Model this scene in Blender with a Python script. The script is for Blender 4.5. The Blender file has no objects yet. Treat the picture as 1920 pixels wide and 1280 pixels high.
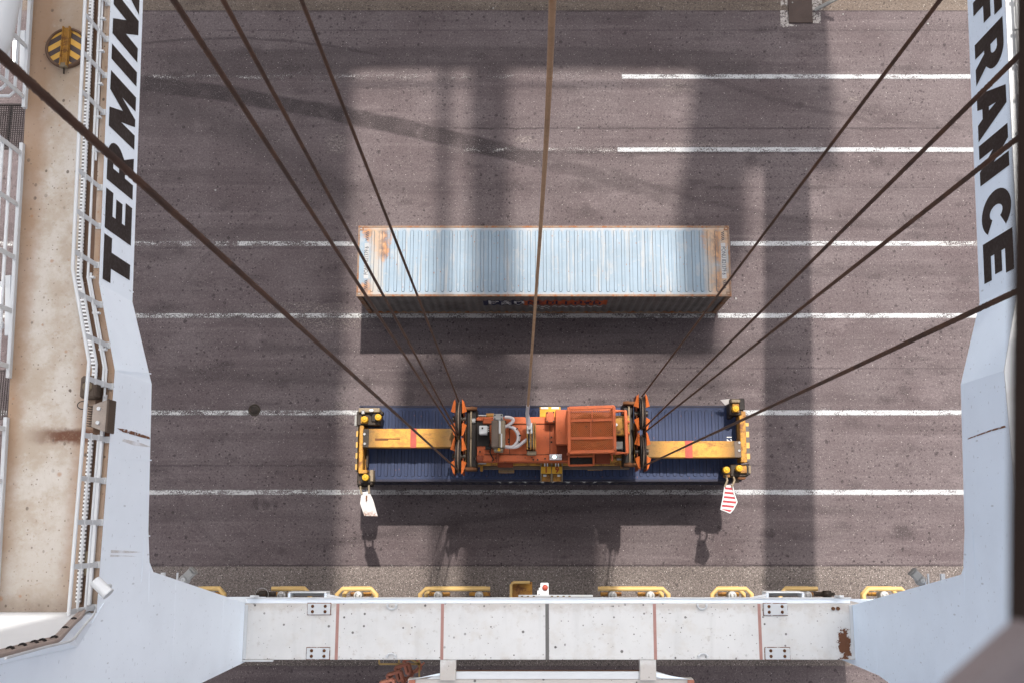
import bpy, bmesh, math, random
from mathutils import Vector, Matrix
random.seed(7)
S = bpy.context.scene
COL = S.collection
R = math.radians
# ------------------------------------------------------------------ camera
H = 34.45                       # the operator's cab hangs this high over the quay
TILT = R(10.47)
cam_d = bpy.data.cameras.new('cab_camera')
cam = bpy.data.objects.new('cab_camera', cam_d); COL.objects.link(cam)
cam_d.sensor_width = 36; cam_d.lens = 35.0; cam_d.shift_x = -25 / 1920
cam_d.clip_start = 0.05; cam_d.clip_end = 3000
cam_d.dof.use_dof = True; cam_d.dof.focus_distance = 29.0; cam_d.dof.aperture_fstop = 4.5
cam.location = (0, 0, H); cam.rotation_euler = (TILT, 0, 0)
S.camera = cam
# ------------------------------------------------------------------ light
SX, SY = 0.10, 0.53             # sun slope: offsets per metre of height
sun_dir = Vector((SX, SY, 1)).normalized()
W = bpy.data.worlds.new('World'); S.world = W; W.use_nodes = True
wn = W.node_tree; wn.nodes.clear()
sky = wn.nodes.new('ShaderNodeTexSky'); sky.sky_type = 'NISHITA'; sky.sun_disc = False
sky.sun_elevation = math.asin(sun_dir.z); sky.sun_rotation = math.atan2(SX, SY)
sky.air_density = 0.8; sky.dust_density = 5.0; sky.ozone_density = 0.6
hs = wn.nodes.new('ShaderNodeHueSaturation'); hs.inputs['Saturation'].default_value = 0.28
bg = wn.nodes.new('ShaderNodeBackground'); bg.inputs['Strength'].default_value = 0.14
wo = wn.nodes.new('ShaderNodeOutputWorld')
wn.links.new(sky.outputs[0], hs.inputs['Color']); wn.links.new(hs.outputs[0], bg.inputs[0]); wn.links.new(bg.outputs[0], wo.inputs[0])
sl = bpy.data.lights.new('sun', 'SUN'); sl.energy = 2.8; sl.angle = R(0.9); sl.color = (1, 0.95, 0.88)
so = bpy.data.objects.new('sun', sl); COL.objects.link(so); so.location = (10, 40, 80)
so.rotation_euler = (-sun_dir).to_track_quat('-Z', 'Y').to_euler()
S.view_settings.view_transform = 'Standard'; S.view_settings.look = 'None'
S.view_settings.exposure = 1.5; S.view_settings.gamma = 1.0; S.view_settings.use_curve_mapping = False
S.cycles.max_bounces = 6

# ------------------------------------------------------------------ pixel -> place
F_, CX_ = 1867.0, 985.0
_c, _s = math.cos(TILT), math.sin(TILT)
def ray(px, py):
    x = (px - CX_) / F_; y = -(py - 640) / F_
    return Vector((x, y * _c + _s, y * _s - _c))
def at(px, py, z):
    d = ray(px, py); t = (z - H) / d.z
    return Vector((d.x * t, d.y * t, z))
def atx(px, py, x):
    d = ray(px, py); t = x / d.x
    return Vector((x, d.y * t, H + d.z * t))

# ------------------------------------------------------------------ mesh helper
class MB:
    def __init__(self): self.v = []; self.f = []; self.sm = []
    def add(self, vs, fs, smooth=False):
        o = len(self.v); self.v += [Vector(p) for p in vs]
        for f in fs: self.f.append([i + o for i in f]); self.sm.append(smooth)
        return self
    def box(self, a, b, ch=0.0, M=None):
        a = Vector(a); b = Vector(b)
        x0, x1 = sorted((a.x, b.x)); y0, y1 = sorted((a.y, b.y)); z0, z1 = sorted((a.z, b.z))
        ch = min(ch, (x1 - x0) * .45, (y1 - y0) * .45, (z1 - z0) * .45)
        if ch <= 0:
            vs = [(x0,y0,z0),(x1,y0,z0),(x1,y1,z0),(x0,y1,z0),(x0,y0,z1),(x1,y0,z1),(x1,y1,z1),(x0,y1,z1)]
            fs = [(3,2,1,0),(4,5,6,7),(0,1,5,4),(1,2,6,5),(2,3,7,6),(3,0,4,7)]
        else:
            bm = bmesh.new(); bmesh.ops.create_cube(bm, size=1)
            for v in bm.verts:
                v.co = Vector(((x0+x1)/2 + v.co.x*(x1-x0), (y0+y1)/2 + v.co.y*(y1-y0), (z0+z1)/2 + v.co.z*(z1-z0)))
            bmesh.ops.bevel(bm, geom=bm.edges[:], offset=ch, segments=1, affect='EDGES')
            bm.verts.index_update()
            vs = [v.co.copy() for v in bm.verts]; fs = [[v.index for v in f.verts] for f in bm.faces]; bm.free()
        if M: vs = [M @ Vector(p) for p in vs]
        return self.add(vs, fs)
    def bar(self, p, q, w, h, up=(0,0,1), ch=0.0):
        p = Vector(p); q = Vector(q); d = q - p; L = d.length; d.normalize()
        u = Vector(up); s = d.cross(u)
        if s.length < 1e-4: u = Vector((0,1,0)); s = d.cross(u)
        s.normalize(); u = s.cross(d)
        M = Matrix((s, d, u)).transposed().to_4x4(); M.translation = p
        return self.box((-w/2, 0, -h/2), (w/2, L, h/2), ch, M)
    def tube(self, pts, r, n=10, caps=True, closed=False):
        pts = [Vector(p) for p in pts]; N = len(pts)
        rs = r if isinstance(r, (list, tuple)) else [r] * N
        rings = []; prev = None
        for i, p in enumerate(pts):
            if closed: t = pts[(i+1) % N] - pts[i-1]
            else: t = pts[min(i+1, N-1)] - pts[max(i-1, 0)]
            t.normalize()
            if prev is None:
                a = Vector((0,0,1)) if abs(t.z) < .9 else Vector((1,0,0))
                u = t.cross(a).normalized()
            else:
                u = (prev - t * prev.dot(t)).normalized()
            prev = u; w = t.cross(u)
            rings.append([p + (u*math.cos(2*math.pi*k/n) + w*math.sin(2*math.pi*k/n))*rs[i] for k in range(n)])
        vs = [q for rg in rings for q in rg]; fs = []
        M_ = N if closed else N-1
        for i in range(M_):
            j = (i+1) % N
            for k in range(n):
                fs.append((i*n+k, i*n+(k+1)%n, j*n+(k+1)%n, j*n+k))
        self.add(vs, fs, True)
        if caps and not closed:
            self.add(rings[0], [list(range(n))[::-1]]); self.add(rings[-1], [list(range(n))])
        return self
    def cyl(self, p, q, r, n=20, r2=None):
        return self.tube([p, q], [r, r if r2 is None else r2], n)
    def prism(self, poly, off):
        """poly: list of 3D points (planar, any outline); off: extrusion vector"""
        off = Vector(off); n = len(poly); a = [Vector(p) for p in poly]; b = [p + off for p in a]
        nrm = Vector((0,0,0))
        for i in range(n): nrm += a[i].cross(a[(i+1) % n])
        fl = nrm.dot(off) > 0
        fs = [list(range(n)), list(range(n, 2*n))[::-1]]
        for i in range(n):
            j = (i+1) % n; fs.append([j, i, i+n, j+n])
        if fl: fs = [f[::-1] for f in fs]
        return self.add(a + b, fs)
    def lathe(self, prof, M, n=24):
        vs = []; fs = []
        for (r, z) in prof:
            for k in range(n):
                t = 2*math.pi*k/n; vs.append(M @ Vector((r*math.cos(t), r*math.sin(t), z)))
        for i in range(len(prof)-1):
            for k in range(n): fs.append((i*n+k, i*n+(k+1)%n, (i+1)*n+(k+1)%n, (i+1)*n+k))
        return self.add(vs, fs, True)
    def build(self, name, mat, parent=None, mat2=None, idx2=()):
        me = bpy.data.meshes.new(name)
        org = Vector((0,0,0))
        if parent is not None: org = wloc(parent)
        elif self.v:
            lo = Vector((min(p.x for p in self.v), min(p.y for p in self.v), min(p.z for p in self.v)))
            hi = Vector((max(p.x for p in self.v), max(p.y for p in self.v), 0))
            org = Vector(((lo.x+hi.x)/2, (lo.y+hi.y)/2, lo.z))
        me.from_pydata([p - org for p in self.v], [], self.f); me.validate()
        for p, s in zip(me.polygons, self.sm): p.use_smooth = s
        me.materials.append(mat)
        if mat2:
            me.materials.append(mat2)
            for k in idx2: me.polygons[k].material_index = 1
        o = bpy.data.objects.new(name, me); COL.objects.link(o)
        if parent is not None: o.parent = parent
        else: o.location = org
        return o
def wloc(o):
    l = Vector(o.location)
    while o.parent is not None: o = o.parent; l = l + Vector(o.location)
    return l
def tag(o, label=None, cat=None, group=None, kind=None):
    if label: o['label'] = label
    if cat: o['category'] = cat
    if group: o['group'] = group
    if kind: o['kind'] = kind
    return o
def thing(name, label, cat, loc, group=None):
    o = bpy.data.objects.new(name, None); COL.objects.link(o); o.location = loc; o.empty_display_size = .2
    return tag(o, label, cat, group)
def children(o): return [c for c in bpy.data.objects if c.parent == o]
def copy_tree(o, parent=None):
    c = o.copy(); COL.objects.link(c)
    if parent is not None: c.parent = parent
    for ch in children(o):
        copy_tree(ch, c)
    return c
def text_mesh(body, size, off=0.0):
    cu = bpy.data.curves.new('t', 'FONT'); cu.body = body; cu.size = size; cu.offset = off; cu.resolution_u = 3
    cu.align_x = 'CENTER'; cu.align_y = 'CENTER'
    ob = bpy.data.objects.new('t', cu); COL.objects.link(ob)
    me = bpy.data.meshes.new_from_object(ob.evaluated_get(bpy.context.evaluated_depsgraph_get()))
    vs = [v.co.copy() for v in me.vertices]; fs = [list(p.vertices) for p in me.polygons]
    bpy.data.objects.remove(ob); bpy.data.curves.remove(cu); bpy.data.meshes.remove(me)
    return vs, fs
def fill_mesh(loops):
    cu = bpy.data.curves.new('p', 'CURVE'); cu.dimensions = '2D'; cu.fill_mode = 'BOTH'
    for lp in loops:
        sp = cu.splines.new('POLY'); sp.points.add(len(lp)-1); sp.use_cyclic_u = True
        for i, p in enumerate(lp): sp.points[i].co = (p[0], p[1], 0, 1)
    ob = bpy.data.objects.new('p', cu); COL.objects.link(ob)
    me = bpy.data.meshes.new_from_object(ob.evaluated_get(bpy.context.evaluated_depsgraph_get()))
    vs = [v.co.copy() for v in me.vertices]; fs = [list(p.vertices) for p in me.polygons]
    bpy.data.objects.remove(ob); bpy.data.curves.remove(cu); bpy.data.meshes.remove(me)
    return vs, fs

# ------------------------------------------------------------------ materials
class NT:
    def __init__(self, name):
        self.m = bpy.data.materials.new(name); self.m.use_nodes = True
        self.t = self.m.node_tree; self.t.nodes.clear()
        self.out = self.t.nodes.new('ShaderNodeOutputMaterial')
        self.geo = self.t.nodes.new('ShaderNodeNewGeometry')
        self.P = self.geo.outputs['Position']
    def _in(self, sock, v):
        if hasattr(v, 'is_linked') or isinstance(v, bpy.types.NodeSocket): self.t.links.new(v, sock)
        else:
            if sock.type == 'RGBA' and len(v) == 3: v = (*v, 1)
            sock.default_value = v
    def map(self, scale=(1,1,1), loc=(0,0,0), rot=(0,0,0), v=None):
        n = self.t.nodes.new('ShaderNodeMapping'); self._in(n.inputs[0], v or self.P)
        n.inputs['Scale'].default_value = scale; n.inputs['Location'].default_value = loc; n.inputs['Rotation'].default_value = rot
        return n.outputs[0]
    def noise(self, scale, detail=4, rough=.55, v=None, dist=0):
        n = self.t.nodes.new('ShaderNodeTexNoise'); self._in(n.inputs['Vector'], v or self.P)
        n.inputs['Scale'].default_value = scale; n.inputs['Detail'].default_value = detail
        n.inputs['Roughness'].default_value = rough; n.inputs['Distortion'].default_value = dist
        return n.outputs['Fac']
    def noisec(self, scale, detail=3, v=None):
        n = self.t.nodes.new('ShaderNodeTexNoise'); self._in(n.inputs['Vector'], v or self.P)
        n.inputs['Scale'].default_value = scale; n.inputs['Detail'].default_value = detail
        return n.outputs['Color']
    def ramp(self, f, lo, hi, a=0.0, b=1.0, smooth=True):
        n = self.t.nodes.new('ShaderNodeMapRange'); n.clamp = True
        n.interpolation_type = 'SMOOTHSTEP' if smooth else 'LINEAR'
        self._in(n.inputs[0], f); n.inputs[1].default_value = lo; n.inputs[2].default_value = hi
        n.inputs[3].default_value = a; n.inputs[4].default_value = b
        return n.outputs[0]
    def math(self, op, a, b=0.0, c=None):
        n = self.t.nodes.new('ShaderNodeMath'); n.operation = op
        self._in(n.inputs[0], a); self._in(n.inputs[1], b)
        if c is not None: self._in(n.inputs[2], c)
        return n.outputs[0]
    def mul(self, *a):
        r = a[0]
        for x in a[1:]: r = self.math('MULTIPLY', r, x)
        return r
    def mix(self, f, a, b, mode='MIX'):
        n = self.t.nodes.new('ShaderNodeMix'); n.data_type = 'RGBA'; n.blend_type = mode
        self._in(n.inputs[0], f); self._in(n.inputs[6], a); self._in(n.inputs[7], b)
        return n.outputs[2]
    def sep(self, v=None):
        n = self.t.nodes.new('ShaderNodeSeparateXYZ'); self._in(n.inputs[0], v or self.P); return n.outputs
    def obj(self):
        n = self.t.nodes.new('ShaderNodeTexCoord'); return n.outputs['Object']
    def yz(self, sc=(1,1), rot=0.0):
        o = self.sep(); n = self.t.nodes.new('ShaderNodeCombineXYZ'); self._in(n.inputs[0], o[1]); self._in(n.inputs[1], o[2])
        return self.map((sc[0], sc[1], 1), (0,0,0), (0,0,rot), n.outputs[0])
    def vor(self, scale, v=None, feature='F1'):
        n = self.t.nodes.new('ShaderNodeTexVoronoi'); n.voronoi_dimensions = '2D'; n.feature = feature
        self._in(n.inputs['Vector'], v or self.P); n.inputs['Scale'].default_value = scale
        return n.outputs
    def spots(self, scale, rmax, keep, v=None, soft=.7, pw=2.0):
        """round marks: about keep of the cells carry one, radius up to rmax cells"""
        o = self.vor(scale, v)
        c = self.sep(o['Color'])
        rad = self.math('MULTIPLY', self.math('POWER', c[0], pw), rmax)
        on = self.math('LESS_THAN', c[1], keep)
        q = self.math('DIVIDE', o['Distance'], self.math('ADD', rad, 1e-4))
        return self.mul(self.ramp(q, soft, 1.05, 1, 0), on)
    def bsdf(self, col, rough=.5, metal=0.0, bump=None, bstr=.3, bdist=.01, alpha=None, emit=None, estr=0, spec=None):
        b = self.t.nodes.new('ShaderNodeBsdfPrincipled')
        self._in(b.inputs['Base Color'], col); self._in(b.inputs['Roughness'], rough); self._in(b.inputs['Metallic'], metal)
        if spec is not None: b.inputs['Specular IOR Level'].default_value = spec
        if bump is not None:
            n = self.t.nodes.new('ShaderNodeBump'); n.inputs['Strength'].default_value = bstr; n.inputs['Distance'].default_value = bdist
            self._in(n.inputs['Height'], bump); self.t.links.new(n.outputs[0], b.inputs['Normal'])
        if alpha is not None: self._in(b.inputs['Alpha'], alpha)
        if emit is not None: self._in(b.inputs['Emission Color'], emit); b.inputs['Emission Strength'].default_value = estr
        self.t.links.new(b.outputs[0], self.out.inputs[0])
        return self.m
KEEP = ('black_lettering','dark_steel','dark_brown_cab_paint','greasy_steel','grimy_grey_side','dark_blue_side','navy_logo','orange_logo','dark_print','grey_cab_bracket','brown_weathered_box','tan_sleeve')
def paint(name, col, rust=0.0, dirt=.25, rough=.5, spots=0.0, sc=1.0, rustcol=(.16,.065,.025), dirtcol=None, metal=0.0, grime=(.10,.075,.06)):
    t = NT(name)
    if name not in KEEP: col = tuple(x*.62 for x in col)
    if dirtcol and name not in KEEP: dirtcol = tuple(x*.62 for x in dirtcol)
    c = col
    n1 = t.noise(1.3*sc, 5, .6)
    dc = dirtcol or tuple(x*.62 for x in col)
    c = t.mix(t.mul(t.ramp(n1, .38, .72), dirt), c, dc)
    n2 = t.noise(14*sc, 4, .65)
    c = t.mix(t.mul(t.ramp(n2, .5, .8), dirt*.8), c, grime)
    if spots: c = t.mix(t.spots(5, .11, spots), c, (.03,.025,.022))
    if rust:
        n3 = t.noise(3.2*sc, 7, .7); n4 = t.noise(22*sc, 4, .7)
        f = t.math('ADD', t.mul(n3, .75), t.mul(n4, .25))
        c = t.mix(t.ramp(f, .68-.24*rust, .76-.2*rust), c, t.mix(n4, rustcol, tuple(x*.5 for x in rustcol)))
    return t.bsdf(c, t.ramp(n2, .3, .7, rough-.08, rough+.15), metal, bump=n2, bstr=.12, bdist=.004, spec=.2)

M = {}
# --- asphalt
def circ(p, q, r):
    ax, ay = p; bx, by = q; cx, cy = r
    d = 2*(ax*(by-cy)+bx*(cy-ay)+cx*(ay-by))
    ux = ((ax*ax+ay*ay)*(by-cy)+(bx*bx+by*by)*(cy-ay)+(cx*cx+cy*cy)*(ay-by))/d
    uy = ((ax*ax+ay*ay)*(cx-bx)+(bx*bx+by*by)*(ax-cx)+(cx*cx+cy*cy)*(bx-ax))/d
    return ux, uy, math.hypot(ax-ux, ay-uy)
def asphalt(name, a, b, speck, coarse, marks=False):
    t = NT(name); xyz = t.sep()
    c = t.mix(t.ramp(t.noise(.35, 5, .6), .3, .7), a, b)
    # wheel-worn streaks along the lanes
    st = t.noise(1, 5, .6, t.map((.07, 1.3, 1)))
    c = t.mix(t.mul(t.ramp(st, .45, .70), .5), c, tuple(x*.58 for x in a))
    st2 = t.noise(1, 4, .6, t.map((.12, 3.2, 1), (4, 9, 0)))
    c = t.mix(t.mul(t.ramp(st2, .5, .75), .38), c, tuple(min(1, x*1.45) for x in b))
    if marks:
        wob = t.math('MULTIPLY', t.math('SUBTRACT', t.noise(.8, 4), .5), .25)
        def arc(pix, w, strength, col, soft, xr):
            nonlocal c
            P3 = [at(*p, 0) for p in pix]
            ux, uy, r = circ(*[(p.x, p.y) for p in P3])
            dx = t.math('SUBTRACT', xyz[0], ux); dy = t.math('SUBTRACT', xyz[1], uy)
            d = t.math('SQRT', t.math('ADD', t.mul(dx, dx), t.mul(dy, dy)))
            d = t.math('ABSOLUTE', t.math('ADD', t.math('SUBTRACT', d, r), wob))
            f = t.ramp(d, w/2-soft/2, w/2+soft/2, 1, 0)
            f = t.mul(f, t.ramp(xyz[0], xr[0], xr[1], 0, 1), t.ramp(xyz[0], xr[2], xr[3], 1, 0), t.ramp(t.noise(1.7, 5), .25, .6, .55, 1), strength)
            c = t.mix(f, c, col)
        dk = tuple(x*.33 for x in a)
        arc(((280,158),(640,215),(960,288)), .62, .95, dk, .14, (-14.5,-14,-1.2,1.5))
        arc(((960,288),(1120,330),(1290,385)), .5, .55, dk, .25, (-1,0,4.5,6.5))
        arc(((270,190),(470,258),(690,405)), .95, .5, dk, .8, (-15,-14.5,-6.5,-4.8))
        arc(((270,82),(460,72),(680,98)), .10, .7, dk, .05, (-14.5,-14,-6,-5))
        arc(((280,128),(520,118),(900,112)), 1.05, .45, dk, .15, (-14.5,-13,7,10))
        arc(((260,700),(900,722),(1810,700)), .24, .45, dk, .2, (-12,-9,8,12))
        arc(((260,640),(900,662),(1810,640)), .24, .42, dk, .2, (-12,-9,8,12))
        arc(((500,1050),(1000,960),(1810,985)), .22, .45, dk, .2, (-8,-6,10,14))
        arc(((1250,110),(1500,200),(1815,232)), .2, .42, dk, .16, (4,6,14,17))
        arc(((1100,300),(1400,395),(1820,420)), .2, .42, dk, .16, (2,4,14,17))
        arc(((330,560),(430,440),(560,370)), .14, .22, dk, .10, (-12.6,-12,-8.6,-8))
        # joints and cracks across the lanes
        wob2 = t.math('MULTIPLY', t.math('SUBTRACT', t.noise(2.2, 4), .5), .10)
        def seam(py, w, strength, x0, x1, py2=None):
            nonlocal c
            y0 = at(985, py, 0).y
            d = t.math('ABSOLUTE', t.math('ADD', t.math('SUBTRACT', xyz[1], y0), wob2))
            f = t.mul(t.ramp(d, w*.3, w, 1, 0), t.ramp(xyz[0], x0, x0+1, 0, 1), t.ramp(xyz[0], x1-1, x1, 1, 0), t.ramp(t.noise(1.1, 3), .3, .6, .3, 1), strength)
            c = t.mix(f, c, tuple(x*.3 for x in a))
        for py, w, s_, x0, x1 in ((241,.05,.75,-4,16),(872,.05,.6,-14,9),(690,.035,.5,4,16),(352,.035,.35,6,18),(57,.04,.5,-12,18),(286,.09,.75,-3,17),(465,.06,.4,-14,-6),(20,.07,.85,-20,20),(1060,.07,.9,-20,20)):
            seam(py, w, s_, x0, x1)
        # dark oily drip fields just under the lane lines
        dr = t.spots(9, .34, .5, None, .6)
        y1 = at(985, 300, 0).y
        fld = t.ramp(t.math('ABSOLUTE', t.math('SUBTRACT', xyz[1], y1)), .1, .75, 1, 0)
        fld = t.mul(fld, t.ramp(xyz[0], -8, -5, 0, 1), t.ramp(xyz[0], 12, 16, 1, 0), t.ramp(t.noise(.7, 3), .35, .6))
        c = t.mix(t.mul(dr, fld, .8), c, tuple(x*.25 for x in a))
    # oil drops, patches, stones
    if marks:
        nb = t.noise(6, 6, .72)
        for (px, py, rx, ry, k) in ((1690,997,24,15,.7),(1440,1000,16,9,.7),(1580,985,15,9,.4),(1550,960,28,5,.4),(1663,748,17,9,.6),(1695,732,11,9,.6),(1715,672,32,5,.4),(1810,525,16,8,.45),(1450,732,18,12,.6),(1645,302,16,12,.6),(1408,300,14,14,.55),(1500,198,8,7,.7),(500,946,8,9,.7),(478,945,7,11,.65),(518,947,5,9,.6),(420,683,20,8,.65),(530,716,16,11,.5),(283,652,9,8,.65),(1304,342,28,6,.65),(1350,352,20,4,.6),(1098,392,14,9,.5),(545,128,20,7,.55),(292,155,12,9,.5),(1180,292,18,6,.5),(688,718,9,14,.6),(766,746,15,17,.5),(1125,755,24,8,.55),(1040,1010,16,5,.4),(1536,352,18,5,.6),(640,690,22,7,.55),(1150,470,40,7,.3),(330,140,16,7,.4),(900,105,18,7,.4),(1640,520,18,5,.5),(1720,440,22,7,.4),(480,520,22,6,.4),(590,640,14,6,.5),(360,900,18,6,.4)):
            p = at(px, py, 0); ax = abs(at(px+rx, py, 0).x - p.x); ay = abs(at(px, py-ry, 0).y - p.y)
            dx = t.math('DIVIDE', t.math('SUBTRACT', xyz[0], p.x), ax); dy = t.math('DIVIDE', t.math('SUBTRACT', xyz[1], p.y), ay)
            d = t.math('SQRT', t.math('ADD', t.mul(dx,dx), t.mul(dy,dy)))
            d = t.math('ADD', d, t.mul(t.math('SUBTRACT', nb, .5), 3.2))
            c = t.mix(t.ramp(d, .45, 1.25, k, 0), c, tuple(x*.40 for x in a))
        for (px, py, rx, ry, k) in ((632,268,24,22,.5),(1265,162,34,12,.45),(985,262,22,8,.5),(1600,186,12,6,.5),(640,765,14,46,.35),(620,600,70,28,.35),(1300,275,60,12,.3),(478,785,8,14,.7),(560,575,90,10,.3)):
            p = at(px, py, 0); ax = abs(at(px+rx, py, 0).x - p.x); ay = abs(at(px, py-ry, 0).y - p.y)
            dx = t.math('DIVIDE', t.math('SUBTRACT', xyz[0], p.x), ax); dy = t.math('DIVIDE', t.math('SUBTRACT', xyz[1], p.y), ay)
            d = t.math('SQRT', t.math('ADD', t.mul(dx,dx), t.mul(dy,dy)))
            f = t.mul(t.ramp(t.math('ADD', d, t.mul(t.math('SUBTRACT', nb, .5), 2.0)), .4, 1.2, 1, 0), t.ramp(t.noise(17, 4, .7), .46, .66))
            c = t.mix(t.mul(f, k*1.3), c, (.25,.22,.19))
    n6 = t.noise(.55, 3, .5, t.map((1,1,1),(13,5,2)))
    vm = t.t.nodes.new('ShaderNodeVectorMath'); vm.operation = 'MULTIPLY_ADD'
    t.t.links.new(t.noisec(5, 3), vm.inputs[0]); vm.inputs[1].default_value = (.16,.16,0); t.t.links.new(t.P, vm.inputs[2])
    WP = vm.outputs[0]
    vm2 = t.t.nodes.new('ShaderNodeVectorMath'); vm2.operation = 'MULTIPLY_ADD'
    t.t.links.new(t.noisec(2.2, 5), vm2.inputs[0]); vm2.inputs[1].default_value = (.5,.3,0); t.t.links.new(t.P, vm2.inputs[2])
    WP2 = vm2.outputs[0]
    dkc = tuple(x*.30 for x in a)
    c = t.mix(t.mul(t.spots(2.1, .16, .5, WP, .6, 1.3), .8), c, dkc)
    c = t.mix(t.mul(t.spots(4.2, .20, .5, WP, .6, 1.2), t.ramp(n6, .36, .60, .35, .95)), c, dkc)
    c = t.mix(t.mul(t.spots(8.5, .30, .45, WP, .6, 1.1), t.ramp(n6, .36, .58, .2, .95)), c, dkc)
    c = t.mix(t.mul(t.spots(.55, .34, .6, t.map((.75,1.5,1), v=WP2), .1), t.ramp(t.noise(4, 5, .7), .35, .6), .62), c, tuple(x*.38 for x in a))
    c = t.mix(t.mul(t.ramp(t.noise(.9, 7, .72, t.map((.5,1.5,1),(3,8,1))), .54, .70), .55), c, tuple(x*.45 for x in a))
    c = t.mix(t.mul(t.ramp(t.noise(.7, 7, .7, t.map((.8,1.2,1),(23,1,4))), .56, .74), .45), c, tuple(min(1,x*1.5) for x in b))
    g1 = t.noise(13, 3, .75); g2 = t.noise(34, 2, .6)
    c = t.mix(t.ramp(g1, .36, .64, 0, coarse), c, tuple(x*.45 for x in a))
    c = t.mix(t.ramp(g2, .50, .72, 0, coarse), c, tuple(min(1, x*2.2) for x in b))
    c = t.mix(t.mul(t.spots(17, .30, .22), speck), c, (.34,.31,.285))
    c = t.mix(t.mul(t.spots(6.0, .075, .25), .9), c, (.42,.39,.37))
    return t.bsdf(c, t.ramp(g1, .3, .7, .78, .95), 0, bump=t.math('ADD', g1, g2), bstr=.35, bdist=.012, spec=.25)
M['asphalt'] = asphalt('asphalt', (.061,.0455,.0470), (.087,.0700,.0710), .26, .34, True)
M['gravelly'] = asphalt('coarse_asphalt', (.085,.069,.063), (.118,.099,.090), 1.0, .75)
M['tanstrip'] = asphalt('sandy_asphalt', (.075,.056,.045), (.098,.077,.063), .5, .5)
def line_mat(name, wear, col=(.285,.285,.29)):
    t = NT(name); n = t.sep(t.obj())
    d = t.math('ABSOLUTE', n[1])
    e = t.noise(20, 5, .75); f = t.noise(2.1, 5, .65, t.map((.6,2,1)))
    edge = t.math('SUBTRACT', t.math('ADD', d, t.mul(t.math('SUBTRACT', e, .5), .10)), .085)
    core = t.ramp(edge, -.012, .012, 1, 0)
    w = t.math('ADD', t.mul(e, .55), t.mul(f, .45))
    keep = t.ramp(w, wear-.06, wear+.06)
    fleck = t.mul(t.ramp(t.noise(30, 3, .7), .56, .70), t.ramp(d, .07, .30, 1, 0), t.ramp(f, .42, .66))
    a = t.math('MAXIMUM', t.mul(core, keep), t.mul(fleck, .7))
    a = t.math('MAXIMUM', a, t.mul(t.spots(26, .3, .25), t.ramp(d, .05, .2, 1, 0), .6))
    c = t.mix(t.ramp(t.noise(24, 4, .7), .45, .75), col, tuple(x*.62 for x in col))
    return t.bsdf(c, .8, alpha=a)
M['line'] = line_mat('road_paint', .455); M['line_worn'] = line_mat('road_paint_worn', .495, (.31,.305,.30))
M['line_thin'] = line_mat('road_paint_thin', .535, (.33,.32,.315)); M['line_dirty'] = line_mat('road_paint_dirty', .47, (.25,.235,.23)); M['line_gone'] = line_mat('road_paint_faded', .585, (.33,.31,.30))
# --- steel and paint
def white_paint(name, col, spot=.0, dash=False, dirt=.25, stains=0.0, streaks=0.0):
    t = NT(name)
    c = t.mix(t.mul(t.ramp(t.noise(.9, 5, .6), .35, .7), dirt), col, tuple(x*.78 for x in col))
    if stains: c = t.mix(t.mul(t.ramp(t.noise(1.9, 6, .65), .5, .72), stains), c, (.46,.40,.33))
    if spot:
        sy = t.sep()[1]; ed = t.math('ABSOLUTE', t.math('SUBTRACT', sy, -2.97))
        c = t.mix(t.mul(t.ramp(t.math('ADD', ed, t.mul(t.math('SUBTRACT', t.noise(3.5, 6, .7), .5), .8)), .55, .85), .5), c, (.36,.30,.25))
        c = t.mix(t.mul(t.ramp(t.noise(6, 7, .75), .58, .70), .5), c, (.30,.25,.21))
    if streaks:
        v = t.map((3.2, .35, 1))
        c = t.mix(t.mul(t.ramp(t.noise(1, 5, .6, v), .5, .72), streaks), c, tuple(x*.72 for x in col))
    if dash:
        c = t.mix(t.mul(t.spots(2.2, .10, .45, t.yz((1.0, 2.6), R(15)), .6, 1.3), .5), c, tuple(x*.38 for x in col))
        c = t.mix(t.mul(t.spots(1.5, .09, .40, t.yz((2.6, .8), R(-8)), .6, 1.3), .5), c, tuple(x*.38 for x in col))
        c = t.mix(t.mul(t.spots(7, .13, .18, t.yz(), .6, 1.3), .5), c, tuple(x*.4 for x in col))
        c = t.mix(t.mul(t.ramp(t.noise(.6, 5, .65), .48, .72), .22), c, tuple(x*.8 for x in col))
    if spot:
        c = t.mix(t.mul(t.spots(3.6, .14, spot*.7, None, .7, 1.5), t.ramp(t.noise(.9, 3, .6), .40, .58, .1, .9)), c, (.05,.042,.038))
        c = t.mix(t.mul(t.spots(10, .20, spot*.22, None, .7, 1.5), .75), c, (.09,.075,.065))
        c = t.mix(t.mul(t.spots(1.5, .07, .4, t.map((1,1,1),(2,7,0)), .7, 1), .85), c, (.06,.05,.045))
    n2 = t.noise(18, 4, .6)
    return t.bsdf(c, .45, bump=t.noise(1.1, 3), bstr=.05, bdist=.03)
M['face'] = white_paint('white_paint_skylight_tint', (.83,.895,.965), 0, True, .14)  # white paint with the blue of the skylight mixed into its colour
M['face_shaded'] = white_paint('white_paint_right_shaded', (.74,.845,.965), 0, True, .16)  # same white paint, darkened and blued for the right side's shade
M['white'] = white_paint('white_paint', (.60,.61,.62), .0, False, .2)
M['sill'] = white_paint('white_paint_spotted', (.60,.59,.575), .6, False, .35, .30, .30)
M['ledge'] = white_paint('white_rail_paint', (.52,.53,.54), .0, False, .3, .25)
M['black'] = paint('black_lettering', (.028,.020,.018), 0, .35, .55, dirtcol=(.07,.06,.055))
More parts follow.
